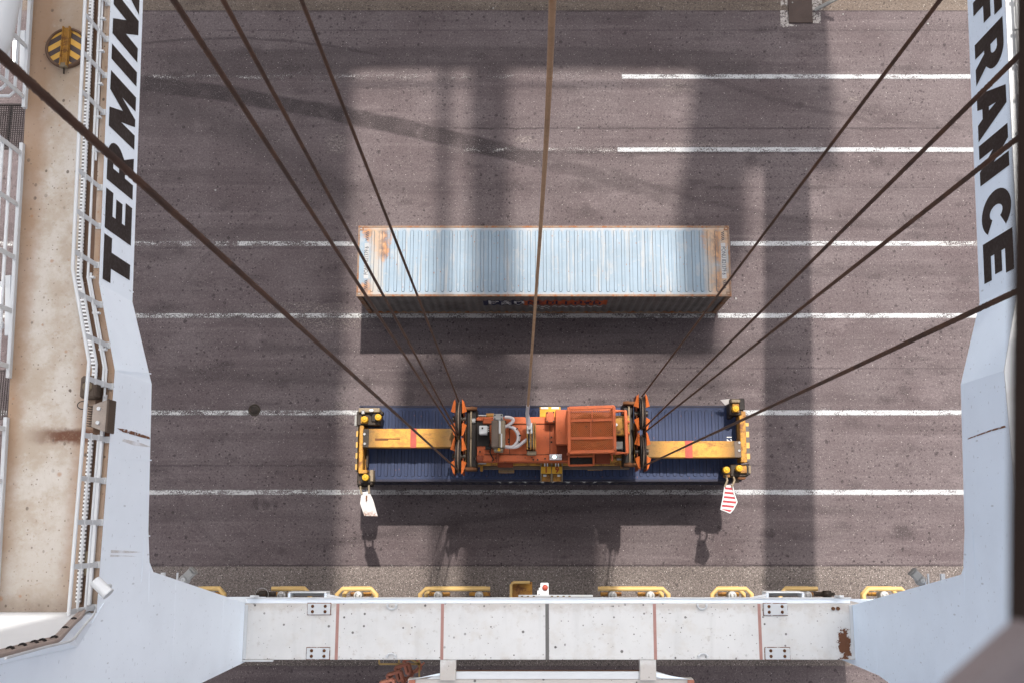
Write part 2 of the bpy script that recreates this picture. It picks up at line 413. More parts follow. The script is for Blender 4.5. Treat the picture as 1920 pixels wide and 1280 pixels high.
def tan_mat():
    t = NT('rust_washed_deck'); xyz = t.sep()
    n1 = t.noise(.8, 7, .68); n2 = t.noise(3.5, 6, .7); n3 = t.noise(30, 3, .7)
    c = t.mix(t.ramp(n1, .38, .60), (.48,.44,.395), (.37,.305,.24))
    # cleaner toward the leg, browner up the beam
    c = t.mix(t.mul(t.ramp(xyz[1], 6.5, 9.5), .55), c, (.30,.20,.125))
    c = t.mix(t.mul(t.ramp(n2, .55, .78), .5), c, (.52,.50,.475))
    # rust creeping in from both edges of the deck
    ed = t.math('ABSOLUTE', t.math('ADD', xyz[0], t.math('ADD', 8.98, t.mul(t.math('SUBTRACT', n2, .5), .3))))
    c = t.mix(t.mul(t.ramp(ed, .34, .72), .72), c, (.26,.145,.075))
    # one rusty weld across the deck
    wy = at(130, 818, 15.75).y
    dw = t.math('SUBTRACT', xyz[1], wy)
    fw = t.mul(t.ramp(t.math('ABSOLUTE', t.math('ADD', dw, t.mul(t.math('SUBTRACT', n2, .55), .22))), .06, .20, 1, 0), t.ramp(xyz[0], -9.5, -8.7, 0, 1))
    c = t.mix(t.mul(fw, t.ramp(n2, .25, .5, .5, 1)), c, (.11,.04,.017))
    ey = at(130, 1148, 15.75).y
    c = t.mix(t.mul(t.ramp(t.math('SUBTRACT', xyz[1], ey), .02, .42, 1, 0), .8, t.ramp(n2, .3, .6, .4, 1)), c, (.15,.095,.065))
    c = t.mix(t.ramp(t.math('SUBTRACT', xyz[1], ey), .0, 2.2, .45, 0), c, (.25,.215,.18))
    c = t.mix(t.mul(t.ramp(n3, .55, .8), .3), c, (.30,.22,.16))
    c = t.mix(t.mul(t.ramp(t.noise(9, 6, .75), .55, .68), .45), c, (.27,.19,.13))
    c = t.mix(t.mul(t.spots(5.0, .18, .45, t.map((1,.8,1)), .7, 1.4), t.ramp(t.noise(1.1, 4, .6), .42, .6, .1, .9)), c, (.08,.055,.04))
    c = t.mix(t.mul(t.spots(12, .22, .2, None, .7, 1.6), .7), c, (.13,.09,.065))
    c = t.mix(t.mul(t.spots(2.2, .16, .3, None, .2), .6), c, (.30,.14,.06))
    return t.bsdf(c, .75, bump=n3, bstr=.15, bdist=.005)
M['deck'] = tan_mat()
M['deck_dark'] = paint('rusty_gutter', (.20,.12,.08), .4, .5, .8)
M['rust'] = paint('rust', (.17,.07,.03), .6, .5, .85)
M['rope'] = None
def rope_mat():
    t = NT('greased_wire_rope')
    n = t.noise(3, 4, .6); n2 = t.noise(60, 3, .6)
    c = t.mix(t.ramp(n, .35, .65), (.046,.022,.014), (.082,.036,.019))
    c = t.mix(t.mul(t.ramp(n2, .5, .75), .5), c, (.03,.02,.016))
    return t.bsdf(c, .62, .2, bump=n2, bstr=.3, bdist=.004)
M['rope'] = rope_mat()
M['orange'] = paint('orange_paint', (.57,.128,.042), .46, .6, .55, spots=.5, dirtcol=(.38,.095,.04), sc=1.6)
M['orange_bright'] = paint('orange_guard_paint', (.50,.115,.022), .48, .4, .5, sc=2)
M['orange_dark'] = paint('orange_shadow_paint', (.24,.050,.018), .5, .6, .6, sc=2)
M['yellow'] = paint('yellow_paint', (.52,.255,.04), .85, .9, .6, spots=.5, dirtcol=(.34,.17,.05), sc=1.5)
M['yellow_clean'] = paint('clean_yellow_paint', (.66,.36,.025), .12, .35, .45, sc=2)
M['guard'] = paint('faded_yellow_pipe_paint', (.66,.44,.17), .16, .35, .5, sc=2)
M['pit'] = paint('brown_pit_lid', (.075,.052,.045), .3, .5, .8)
M['greasy'] = paint('greasy_steel', (.022,.015,.010), .4, .5, .45, sc=3)
M['dark'] = paint('dark_steel', (.011,.008,.007), .25, .5, .5, sc=3)
M['steel'] = paint('bright_steel', (.42,.41,.40), .12, .3, .28, metal=.8, sc=4)
M['grey'] = paint('grey_paint', (.34,.33,.31), .15, .4, .5, sc=3)
M['motor'] = paint('grey_motor_paint', (.50,.49,.47), .12, .35, .45, sc=3)
M['brown'] = paint('brown_weathered_box', (.085,.062,.047), .15, .4, .6, sc=3)
M['lampbody'] = paint('floodlight_paint', (.48,.40,.34), .15, .4, .55, sc=3)
M['fawn'] = paint('fawn_box_paint', (.27,.21,.14), .25, .5, .55, sc=3)
M['strap'] = paint('tan_sleeve', (.30,.185,.11), .5, .5, .7, rustcol=(.33,.15,.05), sc=.7)
M['hose'] = paint('pale_hose', (.62,.56,.56), .0, .2, .5, sc=4)
M['cable'] = paint('pinkish_cable', (.50,.40,.35), .0, .3, .55, sc=4)
M['red'] = paint('red_paint', (.42,.075,.05), .2, .4, .5, sc=2)
M['redwhite'] = None
M['pink'] = paint('faded_red_paint', (.60,.33,.28), .0, .3, .6, sc=3)
M['greyline'] = paint('grey_seam', (.22,.21,.20), 0, .3, .6)
M['coral'] = paint('coral_paint', (.62,.24,.16), .1, .35, .5, sc=2)
M['rail_steel'] = paint('rail_steel', (.20,.16,.13), .5, .5, .5)
def blue_roof(name, col, rust, rc, dark):
    t = NT(name); xyz = t.sep()
    n1 = t.noise(.5, 4, .6); n2 = t.noise(6, 6, .7); n3 = t.noise(40, 3, .7)
    c = t.mix(t.ramp(n1, .3, .7), col, tuple(x*.80 for x in col))
    v = t.map((7, .45, 1))
    st = t.noise(1, 5, .65, v)
    c = t.mix(t.mul(t.ramp(st, .5, .72), rust*.55), c, rc)
    c = t.mix(t.mul(t.spots(9, .16, .28, t.map((1,.45,1))), rust), c, (.16,.06,.03))
    c = t.mix(t.mul(t.spots(3, .04, .3), .9), c, (.02,.02,.025))
    c = t.mix(t.mul(t.ramp(n2, .56, .74), .4), c, dark)
    c = t.mix(t.mul(t.ramp(t.noise(1.6, 6, .7, t.map((1.5,.7,1),(5,2,0))), .55, .72), rust*.45), c, dark)
    return t, c, n2, xyz
t, c, n2, xyz = blue_roof('weathered_light_blue_paint', (.152,.200,.245), .8, (.29,.245,.20), (.27,.25,.23))
# rust blooms near both ends of the roof and along the side rails
for (px, py, r) in ((713,440,.42),(718,470,.28),(1340,440,.50),(1343,470,.36),(1355,535,.5),(690,430,.26),(1362,440,.3),(685,550,.3)):
    p = at(px, py, 2.7)
    dx = t.math('SUBTRACT', xyz[0], p.x); dy = t.mul(t.math('SUBTRACT', xyz[1], p.y), .6)
    d = t.math('SQRT', t.math('ADD', t.mul(dx,dx), t.mul(dy,dy)))
    d = t.math('ADD', d, t.mul(t.math('SUBTRACT', n2, .5), r*1.5))
    c = t.mix(t.mul(t.ramp(d, r*.35, r*1.1, 1, 0), .9), c, t.mix(t.ramp(n2, .4, .6), (.27,.115,.035), (.09,.033,.012)))
for (px, w) in ((705,.35),(1333,.3),(1358,.28)):
    p = at(px, 490, 2.7)
    d = t.math('ABSOLUTE', t.math('ADD', t.math('SUBTRACT', xyz[0], p.x), t.mul(t.math('SUBTRACT', n2, .5), .4)))
    c = t.mix(t.mul(t.ramp(d, .02, w, 1, 0), .6), c, (.28,.225,.17))
yc = (at(985,425,2.7).y + at(985,556,2.7).y)/2
d = t.math('ABSOLUTE', t.math('SUBTRACT', xyz[1], yc))
c = t.mix(t.mul(t.ramp(t.math('ADD', d, t.mul(t.math('SUBTRACT', n2, .5), .35)), 1.0, 1.2), .65), c, (.27,.215,.175))
M['crease_l'] = paint('roof_crease_dirt', (.085,.105,.125), .3, .5, .7)
M['crease_d'] = paint('dark_crease_dirt', (.008,.010,.022), .1, .5, .7)
M['scrap'] = paint('grey_paper', (.30,.29,.28), 0, .4, .8)
M['plate'] = paint('number_plate_white', (.42,.42,.42), 0, .3, .6)
M['lblue'] = t.bsdf(c, .5, bump=n2, bstr=.1, bdist=.006, spec=.2)
M['lblue_frame'] = paint('rusty_container_frame', (.26,.18,.13), .85, .5, .7, rustcol=(.20,.075,.028), sc=1.5)
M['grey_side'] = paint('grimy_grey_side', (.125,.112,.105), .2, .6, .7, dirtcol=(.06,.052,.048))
t, c, n2, xyz = blue_roof('dark_blue_paint', (.015,.024,.060), .35, (.05,.045,.065), (.02,.02,.03))
M['dblue'] = t.bsdf(c, .5, bump=n2, bstr=.1, bdist=.006, spec=.2)
M['dblue_frame'] = paint('dark_blue_frame', (.030,.030,.052), .35, .5, .6)
M['dblue_side'] = paint('dark_blue_side', (.025,.022,.030), .15, .5, .7)
M['navy'] = paint('navy_logo', (.012,.014,.040), 0, .2, .6)
M['logo_orange'] = paint('orange_logo', (.30,.062,.020), 0, .3, .6)
M['decal_white'] = paint('white_decal', (.74,.74,.73), .0, .25, .6, sc=4)
M['decal_dark'] = paint('dark_print', (.03,.03,.04), 0, .2, .6)
M['decal_red'] = paint('dark_red_print', (.28,.03,.02), 0, .2, .6)
def lamp_mat(name, col, st):
    t = NT(name); return t.bsdf((.8,.8,.8), .4, emit=col, estr=st)
M['tube_lit'] = lamp_mat('lit_tube', (1,.98,.93), 2.2)
M['led'] = lamp_mat('lit_signal', (.55,1,.93), 1.0)
def stripes_mat(name, ca, cb, axis, period, chev=None, rot=0.0, rust=.25):
    t = NT(name); v = t.sep(t.obj())
    y = v[axis[0]]
    if chev is not None: y = t.math('ADD', y, t.mul(t.math('ABSOLUTE', t.math('SUBTRACT', v[axis[1]], chev[0])), chev[1]))
    elif rot: y = t.math('ADD', y, t.mul(v[axis[1]], rot))
    f = t.math('FRACT', t.math('ADD', t.math('DIVIDE', y, period), 50.0))
    f = t.math('LESS_THAN', f, .5)
    n = t.noise(6, 5, .7)
    c = t.mix(f, ca, cb)
    c = t.mix(t.mul(t.ramp(n, .55, .7), rust*2), c, (.20,.11,.05))
    return t.bsdf(c, .55, bump=n, bstr=.1, bdist=.004)
M['hazard'] = stripes_mat('yellow_black_hazard', (.36,.20,.035), (.04,.03,.025), (1,2), .34, None, .9, .12)
M['chevron'] = stripes_mat('hatch_chevrons', (.60,.34,.06), (.055,.038,.035), (1,0), .25, (0, .62))
M['redwhite'] = stripes_mat('red_white_bars', (.44,.42,.41), (.24,.020,.028), (1,0), .135, None, .10, .1)
def dots_mat():
    t = NT('perforated_tray'); xyz = t.sep()
    f = t.math('FRACT', t.math('MULTIPLY', xyz[1], 14.0))
    g = t.mul(t.ramp(f, .42, .5, 0, 1), t.ramp(t.noise(9, 3), .35, .5, .35, 1))
    c = t.mix(g, (.70,.70,.70), (.10,.085,.08))
    return t.bsdf(c, .5)
M['tray'] = dots_mat()
M['lamp_glass'] = paint('lamp_glass', (.55,.56,.57), 0, .2, .2)
M['cab'] = paint('dark_brown_cab_paint', (.030,.018,.013), 0, .3, .7)
M['cab_grey'] = paint('grey_cab_bracket', (.36,.31,.31), 0, .3, .7)
M['steel_beam'] = white_paint('upper_works_paint', (.62,.64,.66), 0, False, .3)

# ------------------------------------------------------------------ ground
def sheet(name, x0, x1, y0, y1, z, mat, kind='structure', nx=1):
    m = MB(); m.add([(x0,y0,z),(x1,y0,z),(x1,y1,z),(x0,y1,z)], [(0,1,2,3)])
    return tag(m.build(name, mat), None, None, None, kind)
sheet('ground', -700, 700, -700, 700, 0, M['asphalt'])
yA, yB = at(985,1061,0).y, at(985,1247,0).y
sheet('rail_strip', -200, 200, yB, yA, .004, M['gravelly'])
sheet('quay_strip', -200, 200, at(985,20,0).y, at(985,20,0).y+6, .004, M['tanstrip'])
def lane(py, px0, px1, mat, w=.8):
    p = at(px0, py, 0); q = at(px1, py, 0)
    return sheet('lane_line', p.x, q.x, p.y-w/2, p.y+w/2, .008, M[mat])
L = lane(144,-200,1166,'line_gone'); lane(144,1166,2300,'line')
lane(281,840,1158,'line_gone'); lane(281,1158,2300,'line')
lane(457,-200,445,'line_thin'); lane(457,445,668,'line_worn'); lane(457,1370,1738,'line'); lane(457,1738,2300,'line_worn')
lane(592,-300,697,'line_worn'); lane(592,697,1340,'line_dirty'); lane(592,1346,2300,'line')
lane(773,-300,690,'line_worn'); lane(773,690,1400,'line_dirty'); lane(773,1400,2300,'line')
lane(922,-300,690,'line_worn'); lane(922,690,1375,'line_dirty'); lane(922,1375,2300,'line')
# crane rail in the strip under the sill beam
yr = -2.95
m = MB(); m.box((-120, yr-.035, .004), (120, yr+.035, .05)); tag(m.build('crane_rail', M['rail_steel']), kind='structure')
# drain cover
p = at(477, 768, 0)
t_ = thing('drain_cover', 'round rusty drain cover on a white lane line left of the blue container', 'drain cover', (p.x, p.y, 0))
m = MB(); m.lathe([(.0,.022),(.15,.022),(.155,.012),(.17,.012),(.175,.022),(.21,.022),(.215,.009)], Matrix.Translation((p.x,p.y,0)), 28); m.build('lid', M['greasy'], t_)
m = MB()
for i in range(-2,3): m.box((p.x-.12, p.y+i*.05-.01, .022), (p.x+.12, p.y+i*.05+.01, .030), .003)
m.build('grip_bars', M['dark'], t_)
# painted pit with its dark steel lid
a = at(1479, 44, 0); b = at(1521, -12, 0)
t_ = thing('pit_cover', 'dark square pit cover with flaking white painted corners at the top edge', 'pit cover', ((a.x+b.x)/2, (a.y+b.y)/2, 0))
m = MB(); m.box((a.x,a.y,.009),(b.x,b.y,.05),.01); m.build('lid', M['pit'], t_)
def flake_mat():
    t = NT('flaking_white'); n = t.noise(9, 5, .7)
    c = t.mix(t.ramp(t.noise(22,3), .4, .7), (.26,.235,.22), (.15,.13,.12))
    return t.bsdf(c, .8, alpha=t.ramp(n, .44, .5))
M['flake'] = flake_mat()
for (x0,y0,x1,y1) in ((1464,52,1478,20),(1464,12,1478,-14),(1522,20,1540,-14),(1522,44,1538,24),(1479,50,1494,46)):
    m = MB(); p = at(x0,y0,0); q = at(x1,y1,0); m.add([(p.x,p.y,.010),(q.x,p.y,.010),(q.x,q.y,.010),(p.x,q.y,.010)], [(0,1,2,3)])
    m.build('painted_corner', M['flake'], t_)
m = MB(); p = at(1528,19,.1); q = at(1580,-8,.9); m.bar(p, q, .13, .07, ch=.01)
tag(m.build('steel_strut', M['grey']), 'grey steel strut slanting up from the pit cover at the top edge', 'strut')
# litter
lit = [(1581,27),(1463,89),(1486,5),(404,357),(1740,45),(1512,318),(1085,240),(925,16),(1380,560)]
LB = ['white paper scrap on the sunlit asphalt near the top edge','pale paper scrap on the shaded asphalt below the pit cover','small white scrap lying on the dark pit cover','white scrap on the asphalt left of the light blue container','white scrap beside the right rope at the top edge','small white scrap below the second lane line, upper right','small pale scrap right of the tan cable, between two lane lines','tiny white scrap in the dark band near the top edge','small pale scrap right of the light blue container']
for (px, py), lb in zip(lit, LB):
    p = at(px, py, .014 if py != 5 else .056); m = MB(); a_ = random.random()*3; s_ = .03+.025*random.random()
    m.prism([p+Vector((math.cos(a_+k)*s_*u, math.sin(a_+k)*s_, 0)) for k, u in ((0,1),(1.4,.7),(2.8,1.2),(4.5,.8))], (0,0,.012))
    tag(m.build('paper_scrap', M['scrap']), lb, 'litter', 'paper scraps on the quay')

# ------------------------------------------------------------------ shipping containers
def corr(x):
    u = (x / .278) % 1.0
    if u < .25: return 0.0
    if u < .5: return -.036*(u-.25)/.25
    if u < .75: return -.036
    return -.036*(1-(u-.75)/.25)
def corr_panel(x0, x1, yb, sgn, z0, z1, off=0.0, step=.0695/2):
    """a corrugated sheet along x at y=yb, outward = sgn*y"""
    n = max(2, int(round((x1-x0)/step))); vs = []; fs = []
    for i in range(n+1):
        x = x0 + (x1-x0)*i/n; y = yb + sgn*(corr(x)+off); vs += [(x,y,z0),(x,y,z1)]
    for i in range(n):
        f = (2*i, 2*i+2, 2*i+3, 2*i+1); fs.append(f if sgn < 0 else f[::-1])
    return vs, fs
def corner_fit(m, x, y, z, sx, sy, top):
    w, l, h = .162, .178, .118
    x0, x1 = (x, x+sx*l); y0, y1 = (y, y+sy*w)
    z0, z1 = (z-h, z) if top else (z, z+h)
    m.box((x0,y0,z0),(x1,y1,z1-.03 if top else z1))
    if top:   # raised rim round the twistlock hole
        xa, xb = sorted((x0,x1)); ya, yb = sorted((y0,y1)); e = .045
        m.box((xa,ya,z1-.03),(xb,ya+e,z1)); m.box((xa,yb-e,z1-.03),(xb,yb,z1))
        m.box((xa,ya+e,z1-.03),(xa+e,yb-e,z1)); m.box((xb-e,ya+e,z1-.03),(xb,yb-e,z1))
def container(name, label, X0, X1, Y0, Y1, Hc, mats, n_ribs, rib_w, rx0, rx1):
    t = thing(name, label, 'shipping container', ((X0+X1)/2, (Y0+Y1)/2, 0))
    roof, frame, side = M[mats[0]], M[mats[1]], M[mats[2]]
    zr = Hc - .012
    m = MB(); m.box((X0+.06,Y0+.07,zr-.03),(X1-.06,Y1-.07,zr))
    h = .020; cr = []
    for i in range(n_ribs):
        xc = rx0 + (rx1-rx0)*i/(n_ribs-1); w = rib_w/2; ya, yb = Y0+.15, Y1-.15
        outer = []; inner = []
        for k in range(7):
            a_ = math.pi*k/6; outer.append((xc+w*math.cos(a_), yb-w+w*math.sin(a_))); inner.append((xc+(w-.012)*math.cos(a_), yb-w+(w-.012)*math.sin(a_)))
        for k in range(7):
            a_ = math.pi+math.pi*k/6; outer.append((xc+w*math.cos(a_), ya+w+w*math.sin(a_))); inner.append((xc+(w-.012)*math.cos(a_), ya+w+(w-.012)*math.sin(a_)))
        N = len(outer)
        vs = [(x,y,zr) for x,y in outer] + [(x,y,zr+h) for x,y in inner]
        fs = [(k,(k+1)%N,(k+1)%N+N,k+N) for k in range(N)] + [tuple(range(N,2*N))]
        cr += list(range(len(m.f), len(m.f)+N)); m.add(vs, fs)
    m.build('roof', roof, t, M[mats[3]], cr)
    m = MB()
    for y, s in ((Y0,-1),(Y1,1)):
        m.box((X0+.16,y,Hc-.075),(X1-.16,y-s*.068,Hc),.006); m.box((X0+.16,y,.02),(X1-.16,y-s*.07,.17),.006)
    for x, s in ((X0,-1),(X1,1)):
        m.box((x,Y0+.16,Hc-.10),(x-s*.06,Y1-.16,Hc+.002),.006); m.box((x,Y0+.16,.02),(x-s*.07,Y1-.16,.17),.006)
    m.build('frame', frame, t)
    for x, s in ((X0,1),(X1,-1)):
        for y, u in ((Y0,1),(Y1,-1)):
            m = MB(); m.box((x+s*.003,y+u*.003,.118),(x+s*.155,y+u*.145,Hc-.118),.008); m.build('corner_post', frame, t)
            for top in (True, False):
                m = MB(); corner_fit(m, x, y, Hc+.004 if top else 0.0, s, u, top); m.build('corner_fitting', frame, t)
    for y, s in ((Y0,-1),(Y1,1)):
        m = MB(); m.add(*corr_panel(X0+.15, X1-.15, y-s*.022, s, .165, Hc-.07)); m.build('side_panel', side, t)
    for x, s in ((X0,-1),(X1,1)):
        m = MB(); n = 64; vs = []; fs = []
        for i in range(n+1):
            y = Y0+.14+(Y1-Y0-.28)*i/n; xx = x - s*.022 + s*corr(y); vs += [(xx,y,.165),(xx,y,Hc-.095)]
        for i in range(n):
            f = (2*i,2*i+2,2*i+3,2*i+1); fs.append(f if s > 0 else f[::-1])
        m.add(vs, fs); m.build('end_panel', side, t)
    return t
GL = {'P':["1110","1001","1001","1110","1000","1000","1000"],'&':["0110","1001","0110","0110","1011","1010","0101"],'O':["0110","1001","1001","1001","1001","1001","0110"],
 'N':["1001","1101","1101","1011","1011","1001","1001"],'E':["1111","1000","1000","1110","1000","1000","1111"],'D':["1110","1001","1001","1001","1001","1001","1110"],
 'L':["1000","1000","1000","1000","1000","1000","1111"],'Y':["1001","1001","1001","0110","0110","0110","0110"],' ':["0000"]*7,'A':["0110","1001","1001","1111","1001","1001","1001"],'M':["1001","1111","1111","1001","1001","1001","1001"]}
def side_text(m, s, x0, cw, z0, chh, yb, off):
    """letters that follow the corrugated sheet of a -y side"""
    px = cw/5.0; pz = chh/7.0
    for i, ch in enumerate(s):
        for r, row in enumerate(GL[ch]):
            k = 0
            while k < 4:
                if row[k] == '1':
                    j = k
                    while j < 4 and row[j] == '1': j += 1
                    m.add(*corr_panel(x0+i*cw+k*px, x0+i*cw+j*px, yb, -1, z0+(6-r)*pz, z0+(7-r)*pz, off)); k = j
                else: k += 1
# light blue one on the quay
HC = 2.70
X0, X1 = -5.53, 6.75; Y0, Y1 = at(985,556,HC).y, at(985,425.5,HC).y
Y1 = Y0 + 2.40
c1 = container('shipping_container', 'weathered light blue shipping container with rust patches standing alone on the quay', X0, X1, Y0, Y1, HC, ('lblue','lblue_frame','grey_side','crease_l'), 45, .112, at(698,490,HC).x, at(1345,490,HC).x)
ys = Y0 + .022
xa, xb, xc = at(905,572,2.0).x, at(981,572,2.0).x, at(1140,572,2.0).x
def panel(name, x0, x1, z0, z1, mat, par, yb, off):
    m = MB(); m.add(*corr_panel(x0, x1, yb, -1, z0, z1, off)); return m.build(name, mat, par)
zl0, zl1 = 1.25, 1.95
nv = panel('logo_panel', xa, xb, zl0, zl1, M['navy'], c1, ys, .004)
lp = panel('logo_panel', xb+.01, xc, zl0, zl1, M['logo_orange'], c1, ys, .004)
m = MB(); side_text(m, 'P&O', xa+.18, .43, zl0+.1, .5, ys, .008); m.build('lettering', M['decal_white'], nv)
m = MB(); side_text(m, 'NEDLLOYD', xb+.15, (xc-xb-.3)/8, zl0+.1, .5, ys, .008); m.build('lettering', M['navy'], lp)
m = MB(); xx = xb+.2
for i in range(13):
    m.add(*corr_panel(xx, xx+.12+.05*(i%3), ys, -1, .98, 1.06, .006)); xx += .2
for i in range(3): m.add(*corr_panel(xb+.35+i*.2, xb+.5+i*.2, ys, -1, .70, .78, .006))
for i in range(5): m.add(*corr_panel(at(1275+i*10,566,2.2).x, at(1282+i*10,566,2.2).x, ys, -1, 2.42, 2.48, .006))
m.build('small_print', M['decal_white'], c1)
def flat_text(body, size, c, ang, z, mat, name, par, off=0.0, sx=1.0, back=None, mirror=False):
    vs, fs = text_mesh(body, size, off)
    ca, sa = math.cos(ang), math.sin(ang); m = MB()
    w = max(v.x for v in vs)*sx; hh = max(v.y for v in vs)
    m.add([(c.x + v.x*sx*ca - v.y*sa, c.y + v.x*sx*sa + v.y*ca, z) for v in vs], fs)
    return m.build(name, mat, par), w, hh
for (px, py, ang) in ((687,489,R(90)),(1357,489,R(-90))):
    c_ = at(px, py, HC)
    m = MB(); m.box((c_.x-.075, c_.y-.60, HC-.011), (c_.x+.075, c_.y+.60, HC-.005)); pl = m.build('id_plate', M['plate'], c1)
    flat_text('PONU 821379 6', .19, c_, ang, HC-.002, M['decal_dark'], 'lettering', pl, .001, .74)
    m = MB()
    for s in (-1, 1):
        for k in range(5):
            y_ = c_.y + s*(.70+.062*k)
            m.prism([(c_.x-.05,y_-.02,HC-.009),(c_.x+.05,y_+.03,HC-.009),(c_.x+.05,y_+.06,HC-.009),(c_.x-.05,y_+.01,HC-.009)], (0,0,.004))
    m.build('warning_dashes', M['decal_dark'], c1)
# dark blue one under the spreader
Z2 = 2.60
X0b, X1b = -5.33, 6.86; Y0b = at(985,902,Z2).y; Y1b = Y0b + 2.42
c2 = container('shipping_container', 'dark blue shipping container with the yellow spreader lying on its roof', X0b, X1b, Y0b, Y1b, Z2, ('dblue','dblue_frame','dblue_side','crease_d'), 52, .125, at(712,840,Z2).x, at(1352,840,Z2).x)
flat_text('1691 0', .20, at(686,852,Z2), R(90), Z2-.004, M['decal_white'], 'lettering', c2, .003)
flat_text('12', .22, at(1367,822,Z2), R(-90), Z2-.004, M['decal_white'], 'lettering', c2, .004)
m = MB()
for (a_, b_) in ((930,1005),(1012,1080),(1090,1158)):
    xx = at(a_,908,2).x; xe = at(b_,908,2).x
    m.add(*corr_panel(xx, xe, Y0b+.022, -1, 2.02, 2.09, .006))
    q = xx
    while q < xe-.2: m.add(*corr_panel(q, q+.14, Y0b+.022, -1, 1.2, 2.02, .006)); q += .42
m.build('lettering', M['decal_white'], c2)

# ------------------------------------------------------------------ spreader
t = NT('worn_arm_paint'); xyz = t.sep(); n = t.noise(5, 7, .72); n2 = t.noise(26, 4, .7)
c = t.mix(t.ramp(n, .40, .66), (.40,.205,.035), (.27,.125,.028))
c = t.mix(t.mul(t.ramp(n2, .52, .72), .6), c, (.10,.045,.02))
c = t.mix(t.mul(t.ramp(t.noise(2.2, 7, .75, t.map((.6,2.2,1))), .54, .66), .65), c, (.12,.05,.02))
for (px, w, k) in ((862,1.3,.85),(682,.75,.8),(1210,1.0,.8),(1392,.85,.9)):
    X_ = at(px, 830, 3.45).x
    d = t.math('ADD', t.math('ABSOLUTE', t.math('SUBTRACT', xyz[0], X_)), t.mul(t.math('SUBTRACT', n, .5), 1.3))
    c = t.mix(t.ramp(d, 0, w, k, 0), c, (.035,.022,.013))
M['arm'] = t.bsdf(c, .6, bump=n2, bstr=.2, bdist=.004, spec=.2)
sp0 = at(1035, 830, 2.62)
spr = thing('container_spreader', 'yellow telescopic spreader with hazard striped end beams lying on the dark blue container', 'spreader', (sp0.x, sp0.y, 2.62))
def pbox(m, x0, y0, x1, y1, zt, zb, ch=.015):
    a = at(x0, y1, zt); b = at(x1, y0, zt); return m.box((a.x,a.y,zb),(b.x,b.y,zt),ch)
def pb(name, mat, par, x0, y0, x1, y1, zt, zb, ch=.015):
    m = MB(); pbox(m, x0, y0, x1, y1, zt, zb, ch); return m.build(name, M[mat], par)
ZA = 3.45
arml = pb('telescopic_arm', 'arm', spr, 682, 803, 862, 838, ZA, ZA-.5, .02)
armr = pb('telescopic_arm', 'arm', spr, 1210, 826, 1392, 857, ZA, ZA-.5, .02)
pb('red_band', 'red', arml, 769, 802.5, 781, 838.5, ZA+.004, ZA-.3, .004)
pb('red_band', 'red', armr, 1285, 825.5, 1298, 857.5, ZA+.004, ZA-.3, .004)
m = MB(); pbox(m, 703, 821, 750, 823, ZA+.012, ZA-.01, .004); pbox(m, 703, 823, 728, 825, ZA+.010, ZA-.01, .004); m.build('weld_seam', M['rust'], arml)
pb('stain_plate', 'greasy', arml, 680, 803.5, 692, 837.5, ZA+.008, ZA-.1, .006)
pb('stain_plate', 'brown', armr, 1378, 826.5, 1391, 856.5, ZA+.008, ZA-.1, .006)
def bolts(par, pts, z, mat='steel', r=.04):
    for (x, y) in pts:
        p = at(x, y, z); m = MB(); m.cyl(p, p+Vector((0,0,.03)), r, 8); m.build('bolt', M[mat], par)
bolts(arml, ((683.5,813),(684,831)), ZA+.01); bolts(armr, ((1386,829),(1386,844)), ZA+.01)
# end beams
ebl = pb('end_beam', 'yellow', spr, 671.5, 797, 682, 886, ZA-.05, ZA-.6, .02)
ebr = pb('end_beam', 'yellow', spr, 1390, 778, 1397.5, 866, ZA+.02, ZA-.6, .02)
def hz(par, x0, x1, y0, y1, zt):
    a = at(x0,y1,zt); b = at(x1,y0,zt); m = MB(); m.box((a.x,a.y,zt-.45),(b.x,b.y,zt),.01); return m.build('hazard_strip', M['hazard'], par)
hz(ebl, 665.5, 671.5, 799, 883, ZA-.04); hz(ebr, 1397.5, 1404, 792, 865, ZA-.02)
pb('lower_flange', 'yellow', ebl, 683, 798, 690, 880, ZA-.62, ZA-.70, .01)
pb('lock_rod', 'greasy', ebl, 686, 842, 691, 876, ZA-.45, ZA-.56, .01)
pb('lock_rod', 'greasy', ebr, 1381, 785, 1388, 822, ZA-.45, ZA-.56, .01)
pb('lower_flange', 'dark', ebr, 1384, 780, 1390, 862, ZA-.62, ZA-.70, .01)
m = MB(); pbox(m, 672, 880, 688, 887, ZA-.02, ZA-.5, .02); m.build('foot_plate', M['yellow'], ebl)
# corner lock units
def corner_unit(parts, caps, mat='greasy'):
    u = None
    for (x0,y0,x1,y1,zt,zb,mt) in parts:
        if u is None: u = pb('corner_lock', mt, spr, x0,y0,x1,y1,zt,zb,.03)
        else: pb('bracket', mt, u, x0,y0,x1,y1,zt,zb,.02)
    for (cx, cy, zt) in caps:
        p = at(cx, cy, zt); m = MB()
        m.lathe([(.0,.0),(.045,.0),(.05,-.012),(.055,-.012),(.06,.0),(.062,-.01)], Matrix.Translation(p), 16)
        m.lathe([(.062,-.01),(.098,-.01),(.10,-.03),(.10,-.22)], Matrix.Translation(p), 18); m.build('lock_cap', M['yellow_clean'], u)
    return u
corner_unit([(668,770,714,797,3.30,2.75,'greasy'),(672,764,712,772,3.45,3.0,'fawn'),(664,778,674,798,3.2,2.9,'grey'),(676,780,690,793,3.38,3.2,'yellow'),(696,772,708,790,3.36,3.2,'dark'),(704,770,718,777,3.25,2.95,'greasy'),(677,768,684,776,3.50,3.4,'steel'),(692,766,700,771,3.53,3.4,'decal_white')], [(683,785,3.58),(708.5,781,3.58)])
